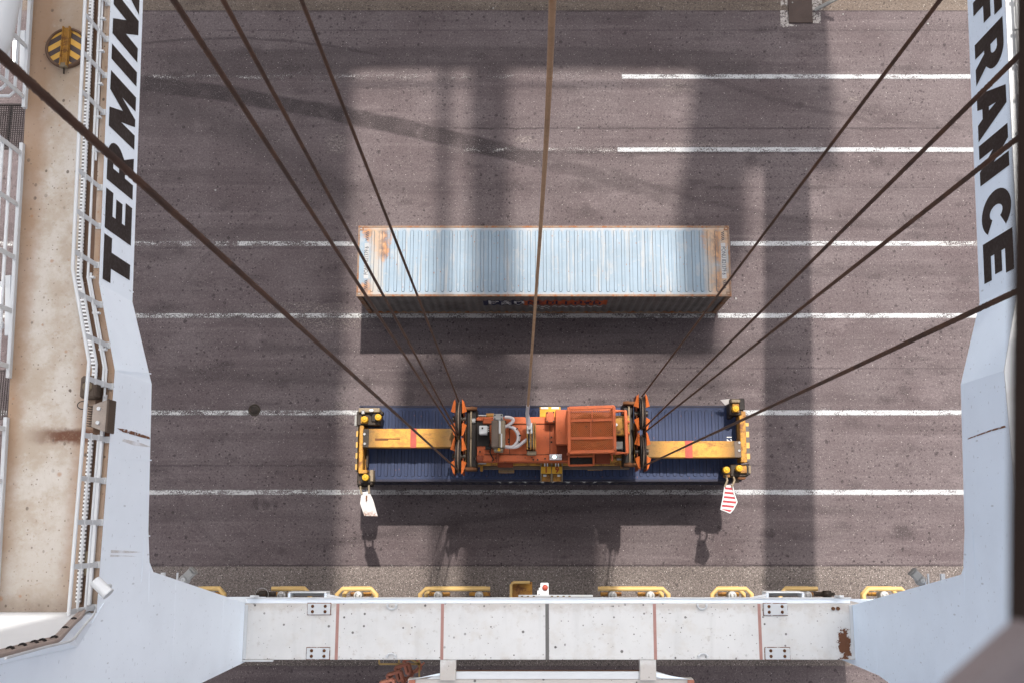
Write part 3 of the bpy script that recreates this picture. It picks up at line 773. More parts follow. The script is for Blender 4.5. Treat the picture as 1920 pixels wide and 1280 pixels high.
corner_unit([(669,886,699,909,3.25,2.72,'greasy'),(676,890,694,905,3.36,3.2,'dark'),(692,880,700,902,3.3,2.9,'fawn'),(670,905,698,912,3.1,2.75,'dark'),(672,908,682,916,3.0,2.8,'fawn')], [(684.5,894,3.58)])
corner_unit([(1369,747,1393,778,3.30,2.75,'greasy'),(1374,756,1386,772,3.42,3.2,'yellow'),(1386,746,1396,768,3.35,2.9,'dark'),(1390,770,1398,782,3.32,2.9,'yellow'),(1372,748,1388,754,3.48,3.2,'fawn'),(1366,772,1374,784,3.1,2.8,'dark')], [(1380,765,3.56)])
corner_unit([(1370,870,1402,893,3.25,2.72,'greasy'),(1388,872,1400,886,3.36,3.2,'yellow'),(1356,874,1374,888,3.2,2.8,'greasy'),(1360,884,1372,894,3.15,2.8,'yellow'),(1399,869,1406,890,3.3,2.9,'dark'),(1375,892,1386,904,3.0,2.75,'brown'),(1384,890,1398,898,3.2,2.8,'rust'),(1404,872,1408,887,3.34,3.28,'fawn')], [(1363,880,3.6),(1387,877,3.58)])
# guide flippers
def flipper(pix, mat, z, dz, arms, name='guide_flipper'):
    y_top = min(p[1] for p in pix); y_bot = max(p[1] for p in pix)
    pts = [at(x, y, z + dz*(y-y_top)/(y_bot-y_top)) for x, y in pix]
    m = MB(); m.prism(pts, (0,0,-.035)); f = m.build(name, mat, spr)
    for (pa, pb_) in arms:
        m = MB(); a = at(*pa); b = at(*pb_); mid = (a+b)/2 + Vector((.05*(1 if pa[0] > 1000 else 0),0,.12)); m.tube([a, mid, b], .032, 8); m.build('arm', M['fawn'], f)
    return f
t = NT('chipped_white_flipper'); n = t.noise(7,6,.7); yy = t.sep()
y2 = at(690,960,3.2).y
c = t.mix(t.mul(t.ramp(n,.35,.62), t.ramp(yy[1], y2-.1, y2+.12, 1, .12)), (.40,.38,.365), (.15,.065,.035))
M['flip'] = t.bsdf(c, .6)
fl = flipper([(678,922),(692,920),(700,938),(708,967),(683,966),(675,943)], M['flip'], 3.3, -.15, (((676,905,3.0),(678,926,3.3)),((693,900,3.0),(692,924,3.3))))
m = MB(); p = at(687,933,3.29); m.box((p.x-.02,p.y-.08,3.26),(p.x+.02,p.y+.08,3.31),.01); m.build('slot', M['rust'], fl)
fr = flipper([(1359,908),(1373,907),(1376,924),(1382,940),(1375,954),(1369,961),(1351,954),(1356,933)], M['redwhite'], 3.3, -.15, (((1360,888,3.1),(1359,912,3.3)),((1374,888,3.1),(1372,912,3.3))))
m = MB()
pp = [at(x,y,3.31-.15*(y-907)/54) for x,y in ((1359,908),(1373,907),(1376,924),(1382,940),(1375,954),(1369,961),(1351,954),(1356,933))]
m.tube(pp, .022, 6, closed=True); m.build('rim', M['decal_white'], fr)
flipper([(1351,749),(1368,747),(1369,755),(1360,759)], M['flip'], 3.25, -.08, ())
# main frame under the headblock
pb('main_frame', 'yellow', spr, 872, 792, 1196, 872, 3.44, 2.85, .03)
for (x0, x1) in ((893,935),(1130,1168)): pb('gusset', 'yellow', spr, x0, 868, x1, 874, 3.2, 2.9, .01)
m = MB(); a = at(905,872,3.35); b = at(1180,872,3.35); m.box((a.x,a.y-.12,3.2),(b.x,a.y,3.32),.02); m.build('tie_beam', M['brown'], spr)
for (x0,y0,x1,y1) in ((935,874,964,886),(1102,871,1130,881)):
    s_ = pb('step', 'yellow', spr, x0, y0, x1, y1, 3.02, 2.96, .008)
    m = MB()
    for k in range(4):
        a = at(x0+1, y0+1.5+k*(y1-y0-3)/3, 3.03); b = at(x1-1, y0+1.5+k*(y1-y0-3)/3, 3.03); m.bar(a, b, .03, .02)
    m.build('tread', M['fawn'], s_)
# hydraulic cylinders
for (a, b, c_) in (((893,779),(912,779),(926,779)),((895,867.5),(912,867.5),(936,867)),((1176,860),(1156,860),(1140,861))):
    m = MB(); m.cyl(at(*a,3.7), at(*b,3.7), .038, 10); h_ = m.build('piston_rod', M['steel'], spr)
    m = MB(); m.cyl(at(*b,3.7), at(*c_,3.7), .085, 12); m.build('cylinder', M['yellow'], spr)
pb('bracket', 'yellow', spr, 900, 871, 905, 882, 3.5, 3.2, .01); pb('bracket', 'yellow', spr, 1164, 866, 1169, 876, 3.5, 3.2, .01)
# twin twistlock flags with the number
for (x0, x1, dg) in ((1014.5,1033.5,'1'),(1035,1054,'9')):
    g = pb('number_plate', 'yellow_clean', spr, x0, 873.5, x1, 887, 3.55, 3.47, .01)
    flat_text(dg, .24, at((x0+x1)/2, 880.5, 3.55), 0, 3.556, M['decal_red'], 'lettering', g, .006)
    pb('bracket', 'yellow', g, x0+1.5, 888, x1-1.5, 901.5, 3.05, 2.8, .01)
    wx = x0+4 if dg == '1' else x1-9
    pb('pad', 'decal_white', g, wx, 888.5, wx+6, 892.5, 3.10, 3.04, .006)
    for q in (x0, x1): 
        m = MB(); m.bar(at(q,862,3.6), at(q,902,3.0), .035, .05); m.build('side_rod', M['fawn'], g)
    for q in (x0+7, x0+12):
        m = MB(); m.bar(at(q,866,3.55), at(q,874,3.52), .03, .03); m.build('pin', M['decal_white'], g)
g = pb('rear_plate', 'yellow_clean', spr, 1012, 762, 1051, 781, 3.5, 3.35, .01)
pb('pad', 'decal_white', g, 1014, 762.5, 1028, 766, 3.51, 3.45, .004); pb('pad', 'decal_white', g, 1034, 762.5, 1048, 766, 3.51, 3.45, .004)

# ------------------------------------------------------------------ headblock on the spreader
hb0 = at(1035, 822, 3.46)
hb = thing('headblock', 'orange headblock with black rope sheaves and a mesh cable basket on the yellow spreader', 'headblock', (hb0.x, hb0.y, 3.46))
ZD = 4.25
deck = pb('deck_plate', 'orange', hb, 892, 781, 1068, 865, ZD, 3.55, .02)
pb('dark_recess', 'dark', deck, 889, 784, 918, 836, ZD+.012, ZD-.1, .01)
pb('side_strip', 'orange', deck, 905, 852, 1032, 864, ZD+.05, ZD-.2, .02)
pb('side_strip', 'orange', deck, 905, 782, 1060, 794, ZD+.05, ZD-.2, .02)
m = MB()
for x in (955.5, 1031): m.bar(at(x,796,ZD+.003), at(x,850,ZD+.003), .018, .012)
for y in (794.6, 851.4): m.bar(at(908,y,ZD+.003), at(1055,y,ZD+.003), .016, .012)
m.build('plate_joint', M['greasy'], deck)
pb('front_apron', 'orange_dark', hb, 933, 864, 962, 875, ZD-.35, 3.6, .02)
for q in ((898,785),(900,846),(930,858),(1008,861),(1000,861),(954,823),(954,828),(1034,819),(1034,828),(948,790),(1022,859)):
    bolts(deck, (q,), ZD+.005 if q[1] < 850 and q[1] > 795 else ZD+.052, 'greasy', .028)
wb = pb('white_box', 'decal_white', hb, 898, 797, 914, 813, ZD+.42, ZD, .02); bolts(wb, ((904.5,802),), ZD+.42, 'greasy', .03)
for y in (800, 804, 808):
    m = MB(); m.cyl(at(914,y,ZD+.3), at(917,y,ZD+.3), .02, 8); m.build('cable_gland', M['steel'], wb)
# junction cabinet
cab = pb('cabinet', 'brown', hb, 921, 787, 935, 838, ZD+.8, ZD, .03)
pb('cabinet_cover', 'fawn', cab, 934.5, 786, 947, 838, ZD+.7, ZD, .03)
pb('lid_strip', 'decal_white', cab, 935, 787, 939, 812, ZD+.72, ZD+.6, .008); pb('lid_strip', 'decal_white', cab, 939, 812, 941.5, 838, ZD+.72, ZD+.6, .008)
tb = pb('terminal_box', 'grey', hb, 925, 775, 943, 787, ZD+.75, ZD+.1, .02); bolts(tb, ((928,777.5),(940,777.5),(928,784.5),(940,784.5)), ZD+.752, 'dark', .022)
tb = pb('terminal_box', 'fawn', hb, 925.5, 838, 943, 846, ZD+.6, ZD+.1, .02); pb('latch', 'yellow_clean', tb, 933, 839, 938, 845, ZD+.63, ZD+.55, .01); bolts(tb, ((928.5,843),(940.5,842)), ZD+.602, 'steel', .022)
pb('bracket', 'dark', hb, 910, 836, 921, 842, ZD+.15, ZD, .01)
def spline(pts, n=8):
    P = [Vector(p) for p in pts]; out = []
    for i in range(len(P)-1):
        p0, p1, p2, p3 = P[max(i-1,0)], P[i], P[i+1], P[min(i+2,len(P)-1)]
        for k in range(n):
            u = k/n; out.append(.5*((2*p1)+(p2-p0)*u+(2*p0-5*p1+4*p2-p3)*u*u+(3*p1-p0-3*p2+p3)*u**3))
    out.append(P[-1]); return out
hz1 = [at(x,y,ZD+.3) for x,y in ((946,781.5),(955,782),(962,785),(961,790),(955,795),(947,800))]
m = MB(); m.tube(spline(hz1), .05, 9); m.build('hose', M['hose'], hb)
hz2 = [at(x,y,ZD+.25) for x,y in ((947,799),(957,799),(967,804),(973,815),(972,826),(966,834),(958,838))]
for dx, dz in ((0,0),(-2.2,.05)):
    m = MB(); m.tube(spline([p+Vector((dx*.016,dx*.004,dz)) for p in hz2]), .042, 9); ho = m.build('hose', M['hose'], hb)
sp_ = spline(hz2)
m = MB()
for k in (8,16,24,32,40): m.tube([sp_[k]+Vector((0,0,.0)), sp_[k]+(sp_[k+1]-sp_[k]).normalized()*.03], .075, 10)
m.build('hose_tie', M['dark'], ho)
hz3 = [at(x,y,ZD+.28) for x,y in ((947,836.5),(958,837.5),(970,836),(980,829),(988,823))]
m = MB(); m.tube(spline(hz3), .052, 9); m.build('hose', M['hose'], hb)
m = MB(); m.tube(spline([at(x,y,ZD+.12) for x,y in ((916,815),(920,836),(919,848),(925,860),(922,864))]), .02, 7); m.build('cable', M['dark'], hb)
m = MB(); m.tube([at(x,y,ZD+.15) for x,y in ((933,846),(933,860),(932,866))], .045, 8); m.build('pipe', M['orange_dark'], hb)
# cable socket in the middle
soc = pb('cable_socket', 'dark', hb, 987, 796, 1004, 844, ZD+.06, ZD, .01)
for x in (988, 994.5, 1000, 1003.5):
    m = MB(); m.bar(at(x,791,ZD+.42), at(x+.8,842,ZD+.40), .035, .22); m.build('guard_bar', M['yellow'], soc)
for x in (989.2, 996.2):
    m = MB(); m.bar(at(x,792,ZD+.47), at(x+.3,812,ZD+.45), .05, .16); m.build('guard_bar', M['decal_white'], soc)
for x in (994, 999.2):
    m = MB(); a = at(x,823,ZD+.12); m.lathe([(.02,-.045),(.22,-.045),(.24,-.02),(.24,.02),(.22,.045),(.02,.045)], Matrix.Translation(a) @ Matrix.Rotation(R(90),4,'Y'), 24); m.build('wheel', M['decal_white'], soc)
m = MB(); m.cyl(at(992.5,802,ZD+.5)-Vector((.0,.05,0)), at(992.5,802,ZD+.5)+Vector((0,.0,.12)), .05, 12); m.build('clamp', M['steel'], soc)
pb('socket_box', 'fawn', soc, 988, 844.5, 1006, 852, ZD+.35, ZD, .02); pb('end_stop', 'rust', soc, 990.5, 839, 1003, 843, ZD+.2, ZD, .01)
# orange covers
bx_ = pb('small_cover', 'orange', hb, 1024, 771, 1039.5, 791, ZD+.45, ZD-.1, .015); bolts(bx_, ((1026,773),(1038,772),(1026,789),(1038,789)), ZD+.45, 'greasy', .022)
pb('cover_plate', 'orange', hb, 1042, 767.5, 1067, 832, ZD+.5, ZD-.1, .015)
pb('recess', 'orange_dark', hb, 1044, 834, 1066, 862, ZD+.02, ZD-.4, .01)
# signal box with one lit lens
sb = pb('signal_box', 'hose', hb, 1030.5, 850.5, 1053.5, 861, ZD+.32, ZD+.06, .01)
for k, x in enumerate((1033.5, 1039.5, 1045, 1050.5)):
    m = MB(); p = at(x, 855.5, ZD+.32); m.lathe([(0,.03),(.03,.025),(.055 if k == 1 else .04,.0)], Matrix.Translation(p), 14); m.build('lens', M['led'] if k == 1 else M['lamp_glass'], sb)
# basket
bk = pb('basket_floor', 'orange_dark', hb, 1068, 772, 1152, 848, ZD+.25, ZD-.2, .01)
ZT = ZD+1.05
m = MB()
cs = [at(x,y,ZT) for x,y in ((1066.5,764.5),(1151,762),(1153,845),(1067.5,847))]
for i in range(4): m.bar(cs[i], cs[(i+1)%4], .09, .08, ch=.01)
for (p, q) in (((1068,788),(1152,786)),((1068,821),(1152,820)),((1108,790),(1108,820)),((1110,763),(1110,788))): m.bar(at(*p,ZT-.01), at(*q,ZT-.01), .075 if p[0] == 1068 else .03, .05)
for p in cs: m.bar(p-Vector((0,0,.04)), Vector((p.x,p.y,ZD-.1)), .07, .07)
for i in (0,1,2,3):
    p, q = cs[i], cs[(i+1)%4]
    for z in (.35,.7): m.bar(p-Vector((0,0,z)), q-Vector((0,0,z)), .04, .04)
m.build('basket_frame', M['orange'], hb)
m = MB(); x0, x1, y0, y1 = cs[0].x+.05, cs[1].x-.05, cs[3].y+.05, cs[0].y-.05
k = x0 - (y1-y0)
while k < x1:
    for s in (1, -1):
        a_ = (k, y0) if s > 0 else (k, y1)
        u0 = max(0, x0-k); u1 = min(y1-y0, x1-k)
        if u1 > u0+.02:
            p = Vector((k+u0, (y0+u0) if s > 0 else (y1-u0), ZT-.03 - (.008 if s < 0 else 0))); q = Vector((k+u1, (y0+u1) if s > 0 else (y1-u1), ZT-.03 - (.008 if s < 0 else 0)))
            m.bar(p, q, .016, .008)
    k += .062
m.build('basket_mesh', M['orange_bright'], hb)
m = MB()
for k in range(3):
    cc = at(1110, 806, ZD+.4+.11*k); m.tube([cc+Vector((math.cos(a_*math.pi/14)*(.5+.05*k), math.sin(a_*math.pi/14)*(.42+.03*k),0)) for a_ in range(28)], .055, 8, closed=True)
m.build('cable_coil', M['rust'], hb)
pb('chute_plate', 'orange_dark', hb, 1068, 851, 1112, 873, ZD-.1, ZD-.3, .01)
m = MB()
for (a_,b_) in (((1066.5,849),(1066.5,872)),((1066.5,872),(1113,870.5)),((1113,849),(1113,871)),((1068,855),(1112,854))): m.bar(at(*a_,ZD+.1), at(*b_,ZD+.1), .06, .06, ch=.01)
m.build('chute_frame', M['orange'], hb)
m = MB(); m.bar(at(1147,848,ZD+.1), at(1148,864,ZD+.1), .06, .06, ch=.01); m.build('chute_bar', M['orange'], hb)
pb('dark_recess', 'dark', hb, 1069, 857, 1111, 870, ZD-.02, ZD-.1, .005)
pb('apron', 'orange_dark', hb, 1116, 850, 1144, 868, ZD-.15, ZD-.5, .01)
# right-hand kit
pb('yellow_cover', 'yellow', hb, 1153, 778.5, 1173, 815, ZD+.35, ZD-.2, .02)
m = MB(); p = at(1155,796,ZD+.35); m.cyl(p, p+Vector((0,0,.1)), .045, 12); m.build('knob', M['decal_white'], hb)
pb('dark_recess', 'dark', hb, 1152, 816, 1174, 850, ZD, ZD-.3, .01); pb('grey_cover', 'grey', hb, 1155, 827, 1168, 841, ZD+.2, ZD-.05, .01)
m = MB(); m.tube([at(x,y,ZD+.6) for x,y in ((1152,770.5),(1172.5,770),(1176.5,848),(1153,848.5))], .055, 10)
for x,y in ((1172.5,770),(1176.5,848)): m.cyl(at(x,y,ZD+.6), at(x,y,ZD+.6)-Vector((0,0,.8)), .04, 8)
m.build('guard_rail', M['orange'], hb)
pb('yellow_bracket', 'yellow', hb, 1175, 778, 1180, 815, ZD+.2, ZD-.2, .01)
for y in (787.5, 809): pb('bracket', 'orange', hb, 1174, y, 1181, y+4, ZD+.3, ZD+.1, .01)
# sheave blocks (two wheels a side in one line)
def sheave_block(px, y0, ymid, y1, sgn):
    blk = None; zc = 4.55
    pa = at(px, y0, 4.95); pc = at(px+1.5, y1, 4.95); pm = at(px+1, ymid, 4.95)
    x = pa.x
    m = MB()
    for s in (-1, 1):
        m.box((x+s*.13-.012, pc.y-.02, 3.9), (x+s*.13+.012, pa.y+.02, 4.62), .004)
    blk = m.build('sheave_frame', M['orange_dark'], hb)
    for (ya, yb) in ((pa.y, pm.y+.03), (pm.y-.03, pc.y)):
        cy = (ya+yb)/2; r = (ya-yb)/2-.02
        Mx = Matrix.Translation((x, cy, zc)) @ Matrix.Rotation(R(90), 4, 'Y')
        m = MB(); m.lathe([(.06,-.06),(r-.05,-.05),(r,-.085),(r,-.065),(r-.05,-.02),(r-.06,0),(r-.05,.02),(r,.065),(r,.085),(r-.05,.05),(.06,.06)], Mx, 40); w_ = m.build('sheave', M['dark'], blk)
        m = MB()
        m.tube([(x, cy+math.cos(a_)*(r-.02), zc+math.sin(a_)*(r-.02)) for a_ in [math.pi*k/20 for k in range(1,20)]], .022, 8, caps=True); m.build('groove_rope', M['brown'], w_)
        for yy, d in ((ya-.20, 1), (yb+.20, -1)):
            for s in (-1, 1):
                m = MB()
                xx = x + s*.10
                pts = [(xx, yy+d*.22, 4.98), (xx+s*.05, yy+d*.16, 4.93), (xx+s*.14, yy-d*.13, 4.80), (xx+s*.015, yy-d*.19, 4.93)]
                m.prism([Vector(p) for p in pts], (0,0,-.05))
                m.box((xx+s*.01-.012*s, yy-.18, 4.4), (xx+s*.035, yy+.16, 4.88))
                m.build('rope_guard', M['orange_bright'], blk)
        m = MB(); m.cyl((x-.2,cy,zc),(x+.2,cy,zc),.09,14); m.build('axle', M['greasy'], blk)
    # black inner housing with curved wear bars
    hx = x - sgn*.36
    m = MB(); m.box((hx-.17, pc.y+.12, 3.6),(hx+.17, pa.y-.18, 4.3),.05); m.build('housing', M['dark'], hb)
    m = MB()
    for (ya, yb) in ((pa.y-.22, pm.y), (pm.y, pc.y+.2)):
        m.tube([(hx+.02*sgn, (ya+yb)/2 + math.cos(a_)*(ya-yb)/2.1, 4.28+.12*math.sin(a_)) for a_ in [math.pi*k/10 for k in range(11)]], .03, 8)
    m.build('wear_bar', M['fawn'], hb)
    for yy in (pa.y-.2, pc.y+.16):
        m = MB(); m.tube([(hx-.15,yy,4.1),(hx,yy+.02,4.36),(hx+.16,yy,4.4),(x-sgn*.12,yy,4.4)] if sgn < 0 else [(hx+.15,yy,4.1),(hx,yy+.02,4.36),(hx-.16,yy,4.4),(x-sgn*.12,yy,4.4)], .06, 10); m.build('hinge_arm', M['rust'], hb)
    return x, pa.y, pm.y, pc.y
SLx, SLa, SLm, SLc = sheave_block(860, 749, 818, 887, -1)
SRx, SRa, SRm, SRc = sheave_block(1204, 739, 808, 879, 1)
for (x0,y0,x1,y1,z,mt) in ((884,783,892,792,4.4,'steel'),(893,782,905,788,4.35,'orange'),(886,856,893,862,4.3,'steel'),(893,853,906,864,4.4,'orange_dark'),(880,818,892,836,4.2,'dark'),(878,826,884,850,4.3,'brown'),(884,796,890,806,4.2,'greasy')):
    pb('fitting', mt, hb, x0,y0,x1,y1,z,z-.3,.02)

# ------------------------------------------------------------------ hoist ropes
def rope(P, Q, r, label):
    P = Vector(P); Q = Vector(Q); d = (Q-P); Ln = d.length; d.normalize()
    u = d.orthogonal().normalized(); w = d.cross(u); N = int(Ln/.045); n = 18; vs = []; fs = []; sm = []
    for i in range(N+1):
        s_ = Ln*i/N; c_ = P + d*s_; tw = s_*2*math.pi/.42
        for k in range(n):
            a_ = 2*math.pi*k/n; rr = r*(1+.17*math.cos(6*(a_-tw)))
            vs.append(c_ + (u*math.cos(a_)+w*math.sin(a_))*rr)
    for i in range(N):
        for k in range(n): fs.append((i*n+k, i*n+(k+1)%n, (i+1)*n+(k+1)%n, (i+1)*n+k))
    m = MB(); m.add(vs, fs, True); o = m.build('hoist_rope', M['rope'])
    return tag(o, label, 'rope', 'hoist ropes')
def rope_px(end, px, py, thick, label, r=.0225, ext=1.07):
    d = ray(px, py); Z = 2*r*F_/thick; P0 = Vector((0,0,H)) + d*Z
    Q = Vector(end); E = Q + (P0-Q)*ext
    rope(Q, E, r, label)
rope_px((SLx-.02, SLc+.12, 4.72), 0, 105, 19, 'thickest hoist rope, crossing the left beam lettering to the sheave block bottom')
rope_px((SLx-.03, SLm-.0, 4.8), 325, 0, 12, 'dark hoist rope, first from the left along the top edge')
rope_px((SLx-.02, SLm+.1, 4.85), 418, 0, 9.5, 'dark hoist rope, second from the left along the top edge')
rope_px((SLx, SLa-.05, 4.9), 565, 0, 8, 'dark hoist rope, third from the left, ending at the left sheave top')
rope_px((SRx, SRa-.05, 4.9), 1763, 0, 8, 'dark hoist rope from the right sheave top to the top edge')
rope_px((SRx+.04, SRm+.1, 4.85), 1920, 95, 10, 'hoist rope crossing the letter A on the right beam')
rope_px((SRx+.06, SRm-.02, 4.8), 1920, 250, 10, 'hoist rope crossing the letter N on the right beam')
rope_px((SRx+.05, SRc+.12, 4.72), 1920, 540, 11, 'lowest right hoist rope, reaching the right beam below its lettering')
# tan spreader cable hanging into the socket
pts = []
for (px, py, Z) in ((1040,-70,7.2),(1036,0,8.4),(1030,150,10.8),(1022,300,14),(1012,450,18),(1003,580,22),(995,690,26),(990,760,28.6)):
    pts.append(Vector((0,0,H)) + ray(px,py)*Z)
m = MB(); sp_ = spline(pts, 6)
m.tube(sp_, [.034 + .0*(1 - i/len(sp_)) for i in range(len(sp_))], 10)
sc_ = m.build('spreader_cable', M['strap']); tag(sc_, 'tan sleeved power cable hanging down the middle to the headblock', 'cable')
m = MB(); m.tube([pts[-1], at(988.5,775,ZD+.8), at(991,790,ZD+.55), at(992,800,ZD+.45)], [.05,.055,.075,.08], 10); m.build('cable_end', M['hose'], sc_)

# ------------------------------------------------------------------ crane side frames
ZTOP = 15.75
XL0, XL1, XR0, XR1 = -8.25, -7.80, 9.54, 9.09
TL, TR = .038, .044
def xl(y): return XL0 - TL*(y-5) if y > 4.6 else (XL1 if y < 2.9 else XL1 + (XL0-TL*(-.4)-XL1)*(y-2.9)/1.7)
def xr(y): return XR0 + TR*(y-5) if y > 4.6 else (XR1 if y < 2.9 else XR1 + (XR0-TR*.4-XR1)*(y-2.9)/1.7)
YLEG = at(130, 1148, ZTOP).y
def side_frame(side):
    L = side == 'left'; fx = xl if L else xr; sg = -1 if L else 1      # sg points outward
    wo = (lambda y: -9.62 - .037*(y+1.2)) if L else (lambda y: 10.95 + .037*(y+1.2))
    t = thing('crane_side_frame', 'left crane frame with black TERMINAL lettering, rusty deck and railings' if L else 'right crane frame with black FRANCE lettering on white paint tinted like bluish shade', 'crane frame', (fx(0)+sg*.8, -2.9, 0))
    fm = M['face'] if L else M['face_shaded']
    # portal beam: inner face as a strip of stations along y
    YS = [30, 4.6, 2.9, -.1, -.75, YLEG]
    ZB = [14.05, 14.08, 13.85, 13.48, 13.3, 13.2]
    m = MB(); vs = []; fs = []
    for y, z in zip(YS, ZB): vs += [(fx(y), y, z), (fx(y), y, ZTOP), (wo(y), y, z), (wo(y), y, ZTOP)]
    for i in range(len(YS)-1):
        a, b = i*4, (i+1)*4
        q = [(a, b, b+1, a+1), (a+2, a, b, b+2)]
        q = [(a, a+1, b+1, b), (a+2, b+2, b+3, a+3), (a, b, b+2, a+2)]
        fs += q if L else [f[::-1] for f in q]
    m.add(vs, fs); m.add([vs[0],vs[1],vs[3],vs[2]], [(0,1,2,3)])
    beam = m.build('portal_beam', fm, t)
    m = MB(); vs = []; fs = []
    for y in YS: vs += [(fx(y), y, ZTOP), (wo(y), y, ZTOP), (fx(y)+sg*.004, y, ZTOP+.02), (wo(y), y, ZTOP+.02)]
    for i in range(len(YS)-1):
        a, b = i*4, (i+1)*4; q = [(a+2, a+3, b+3, b+2), (a, a+2, b+2, b), (a+3, a+1, b+1, b+3)]
        fs += [f[::-1] for f in q] if not L else q
    m.add(vs, fs); m.build('deck', M['deck'] if L else M['ledge'], beam)
    # leg: below the beam it tapers to the sill, above it goes up to the boom level
    if L: pts = [(-.95,13.05),(-2.10,5.95),(-2.10,3.6),(-3.72,3.6),(-3.72,10.2),(-4.6,15.4),(-4.9,ZTOP),(-5.0,40),(-2.2,40),(YLEG,ZTOP+.0),(YLEG,13.2),(-.75,13.3)]
    else: pts = [(-1.0,13.15),(-2.16,5.95),(-2.16,3.6),(-3.78,3.6),(-3.78,7.7),(-4.6,15.4),(-4.9,ZTOP),(-5.0,40),(-2.2,40),(YLEG,ZTOP+.0),(YLEG,13.2),(-.8,13.35)]
    m = MB(); X_in = (XL1 if L else XR1) - sg*.003
    m.prism([(X_in, y, z) for y, z in pts], (sg*1.9, 0, 0))
    leg = m.build('leg', fm, t)
    yf = YLEG + .012
    def aty(px, py):
        d = ray(px, py); k = yf/d.y; return Vector((d.x*k, yf, H + d.z*k))
    if L:
        FP = [aty(157,1149), aty(130,1174), aty(105,1200), aty(0,1228)]; FP.append(FP[3]+(FP[3]-FP[2])*((39-FP[3].z)/(FP[3].z-FP[2].z)))
        CP = [atx(x,y,X_in-sg*.012) for x,y in ((196,1128),(172,1168),(146,1212),(0,1244))]; CP.append(CP[3]+(CP[3]-CP[2])*((39-CP[3].z)/(CP[3].z-CP[2].z)))
        FP[0].z = ZTOP+.021
        fe = [Vector((X_in+sg*1.9, yf, p.z)) for p in FP]
        m = MB(); m.add(FP+fe, [(k, k+1, k+6, k+5) for k in range(4)]); m.build('front_plate', M['white'], leg)
        m = MB(); m.add(FP+CP, [(k, k+5, k+6, k+1) for k in range(4)]); m.build('corner_plate', M['face'], leg)
    else:
        m = MB(); xa_ = X_in + sg*.01
        m.add([(xa_, yf, ZTOP+.021), (X_in+sg*1.9, yf, ZTOP+.021), (X_in+sg*1.9, yf, 39), (xa_, yf, 39)], [(3,2,1,0)]); m.build('front_plate', M['white'], leg)
    # raised doubler rib on the inner face by the corner
    p0, p1 = (atx(270,1005,X_in), atx(270,1090,X_in)) if L else (atx(1824,990,X_in), atx(1824,1085,X_in))
    m = MB(); m.box((X_in, p1.y, p0.z-.10), (X_in-sg*.004, p0.y, p0.z-.02), .0); m.build('stiffener', fm, leg)
    # lettering
    return t, beam, leg
FL, beamL, legL = side_frame('left'); FR, beamR, legR = side_frame('right')
def arcp(cx, cy, rx, ry, a0, a1, n): return [(cx+rx*math.cos(R(a0+(a1-a0)*k/n)), cy+ry*math.sin(R(a0+(a1-a0)*k/n))) for k in range(n+1)]
LET = {
 'T': (1.0, [[(0,1),(0,.72),(.32,.72),(.32,0),(.68,0),(.68,.72),(1,.72),(1,1)]]),
 'E': (1.0, [[(0,0),(1,0),(1,.26),(.40,.26),(.40,.38),(.90,.38),(.90,.62),(.40,.62),(.40,.74),(1,.74),(1,1),(0,1)]]),
 'F': (1.0, [[(0,0),(.40,0),(.40,.36),(.90,.36),(.90,.61),(.40,.61),(.40,.74),(1,.74),(1,1),(0,1)]]),
 'R': (1.0, [[(0,0),(.36,0),(.36,.33),(.44,.33),(.62,0),(1.02,0),(.78,.38)] + arcp(.58,.68,.40,.32,-40,90,10) + [(0,1)], [(.36,.56),(.36,.78),(.52,.78)] + arcp(.52,.67,.10,.11,80,-80,5) + [(.52,.56)]]),
 'M': (1.0, [[(0,0),(.27,0),(.27,.55),(.43,.0),(.57,.0),(.73,.55),(.73,0),(1,0),(1,1),(.66,1),(.5,.5),(.34,1),(0,1)]]),
 'I': (1.0, [[(0,0),(1,0),(1,1),(0,1)]]),
 'N': (1.0, [[(0,0),(.34,0),(.34,.50),(.66,0),(1,0),(1,1),(.66,1),(.66,.50),(.34,1),(0,1)]]),
 'A': (1.0, [[(0,0),(.35,0),(.41,.18),(.62,.18),(.68,0),(1.03,0),(.70,1),(.33,1)], [(.47,.41),(.56,.41),(.515,.66)]]),
 'L': (1.0, [[(0,0),(1,0),(1,.27),(.42,.27),(.42,1),(0,1)]]),
 'C': (1.0, [arcp(.52,.5,.52,.5,38,322,26) + arcp(.52,.5,.17,.22,322,38,14)]),
}
def letters(word, spans, fx, beam, flip, z0, z1, sg):
    for ch, (ya, yb) in zip(word, spans):
        w, loops = LET[ch]
        vs, fs = fill_mesh(loops); m = MB(); out = []
        for v in vs:
            y = ya + v.x*(yb-ya); z = z0 + v.y*(z1-z0)
            out.append((fx(y) - sg*.006, y, z))
        m.add(out, fs); m.build('lettering', M['black'], beam)
SPL = [(4.72,5.64),(5.76,6.58),(6.76,7.66),(7.88,9.07),(9.32,9.65),(9.88,10.85),(11.0,12.0),(12.1,12.85)]
letters('TERMINAL', SPL, xl, beamL, False, 14.28, 15.60, -1)
SPR = [(11.25,10.45),(10.25,9.32),(9.10,8.06),(7.93,7.04),(6.74,5.84),(5.76,4.92)]
letters('FRANCE', SPR, xr, beamR, True, 14.34, 15.62, 1)
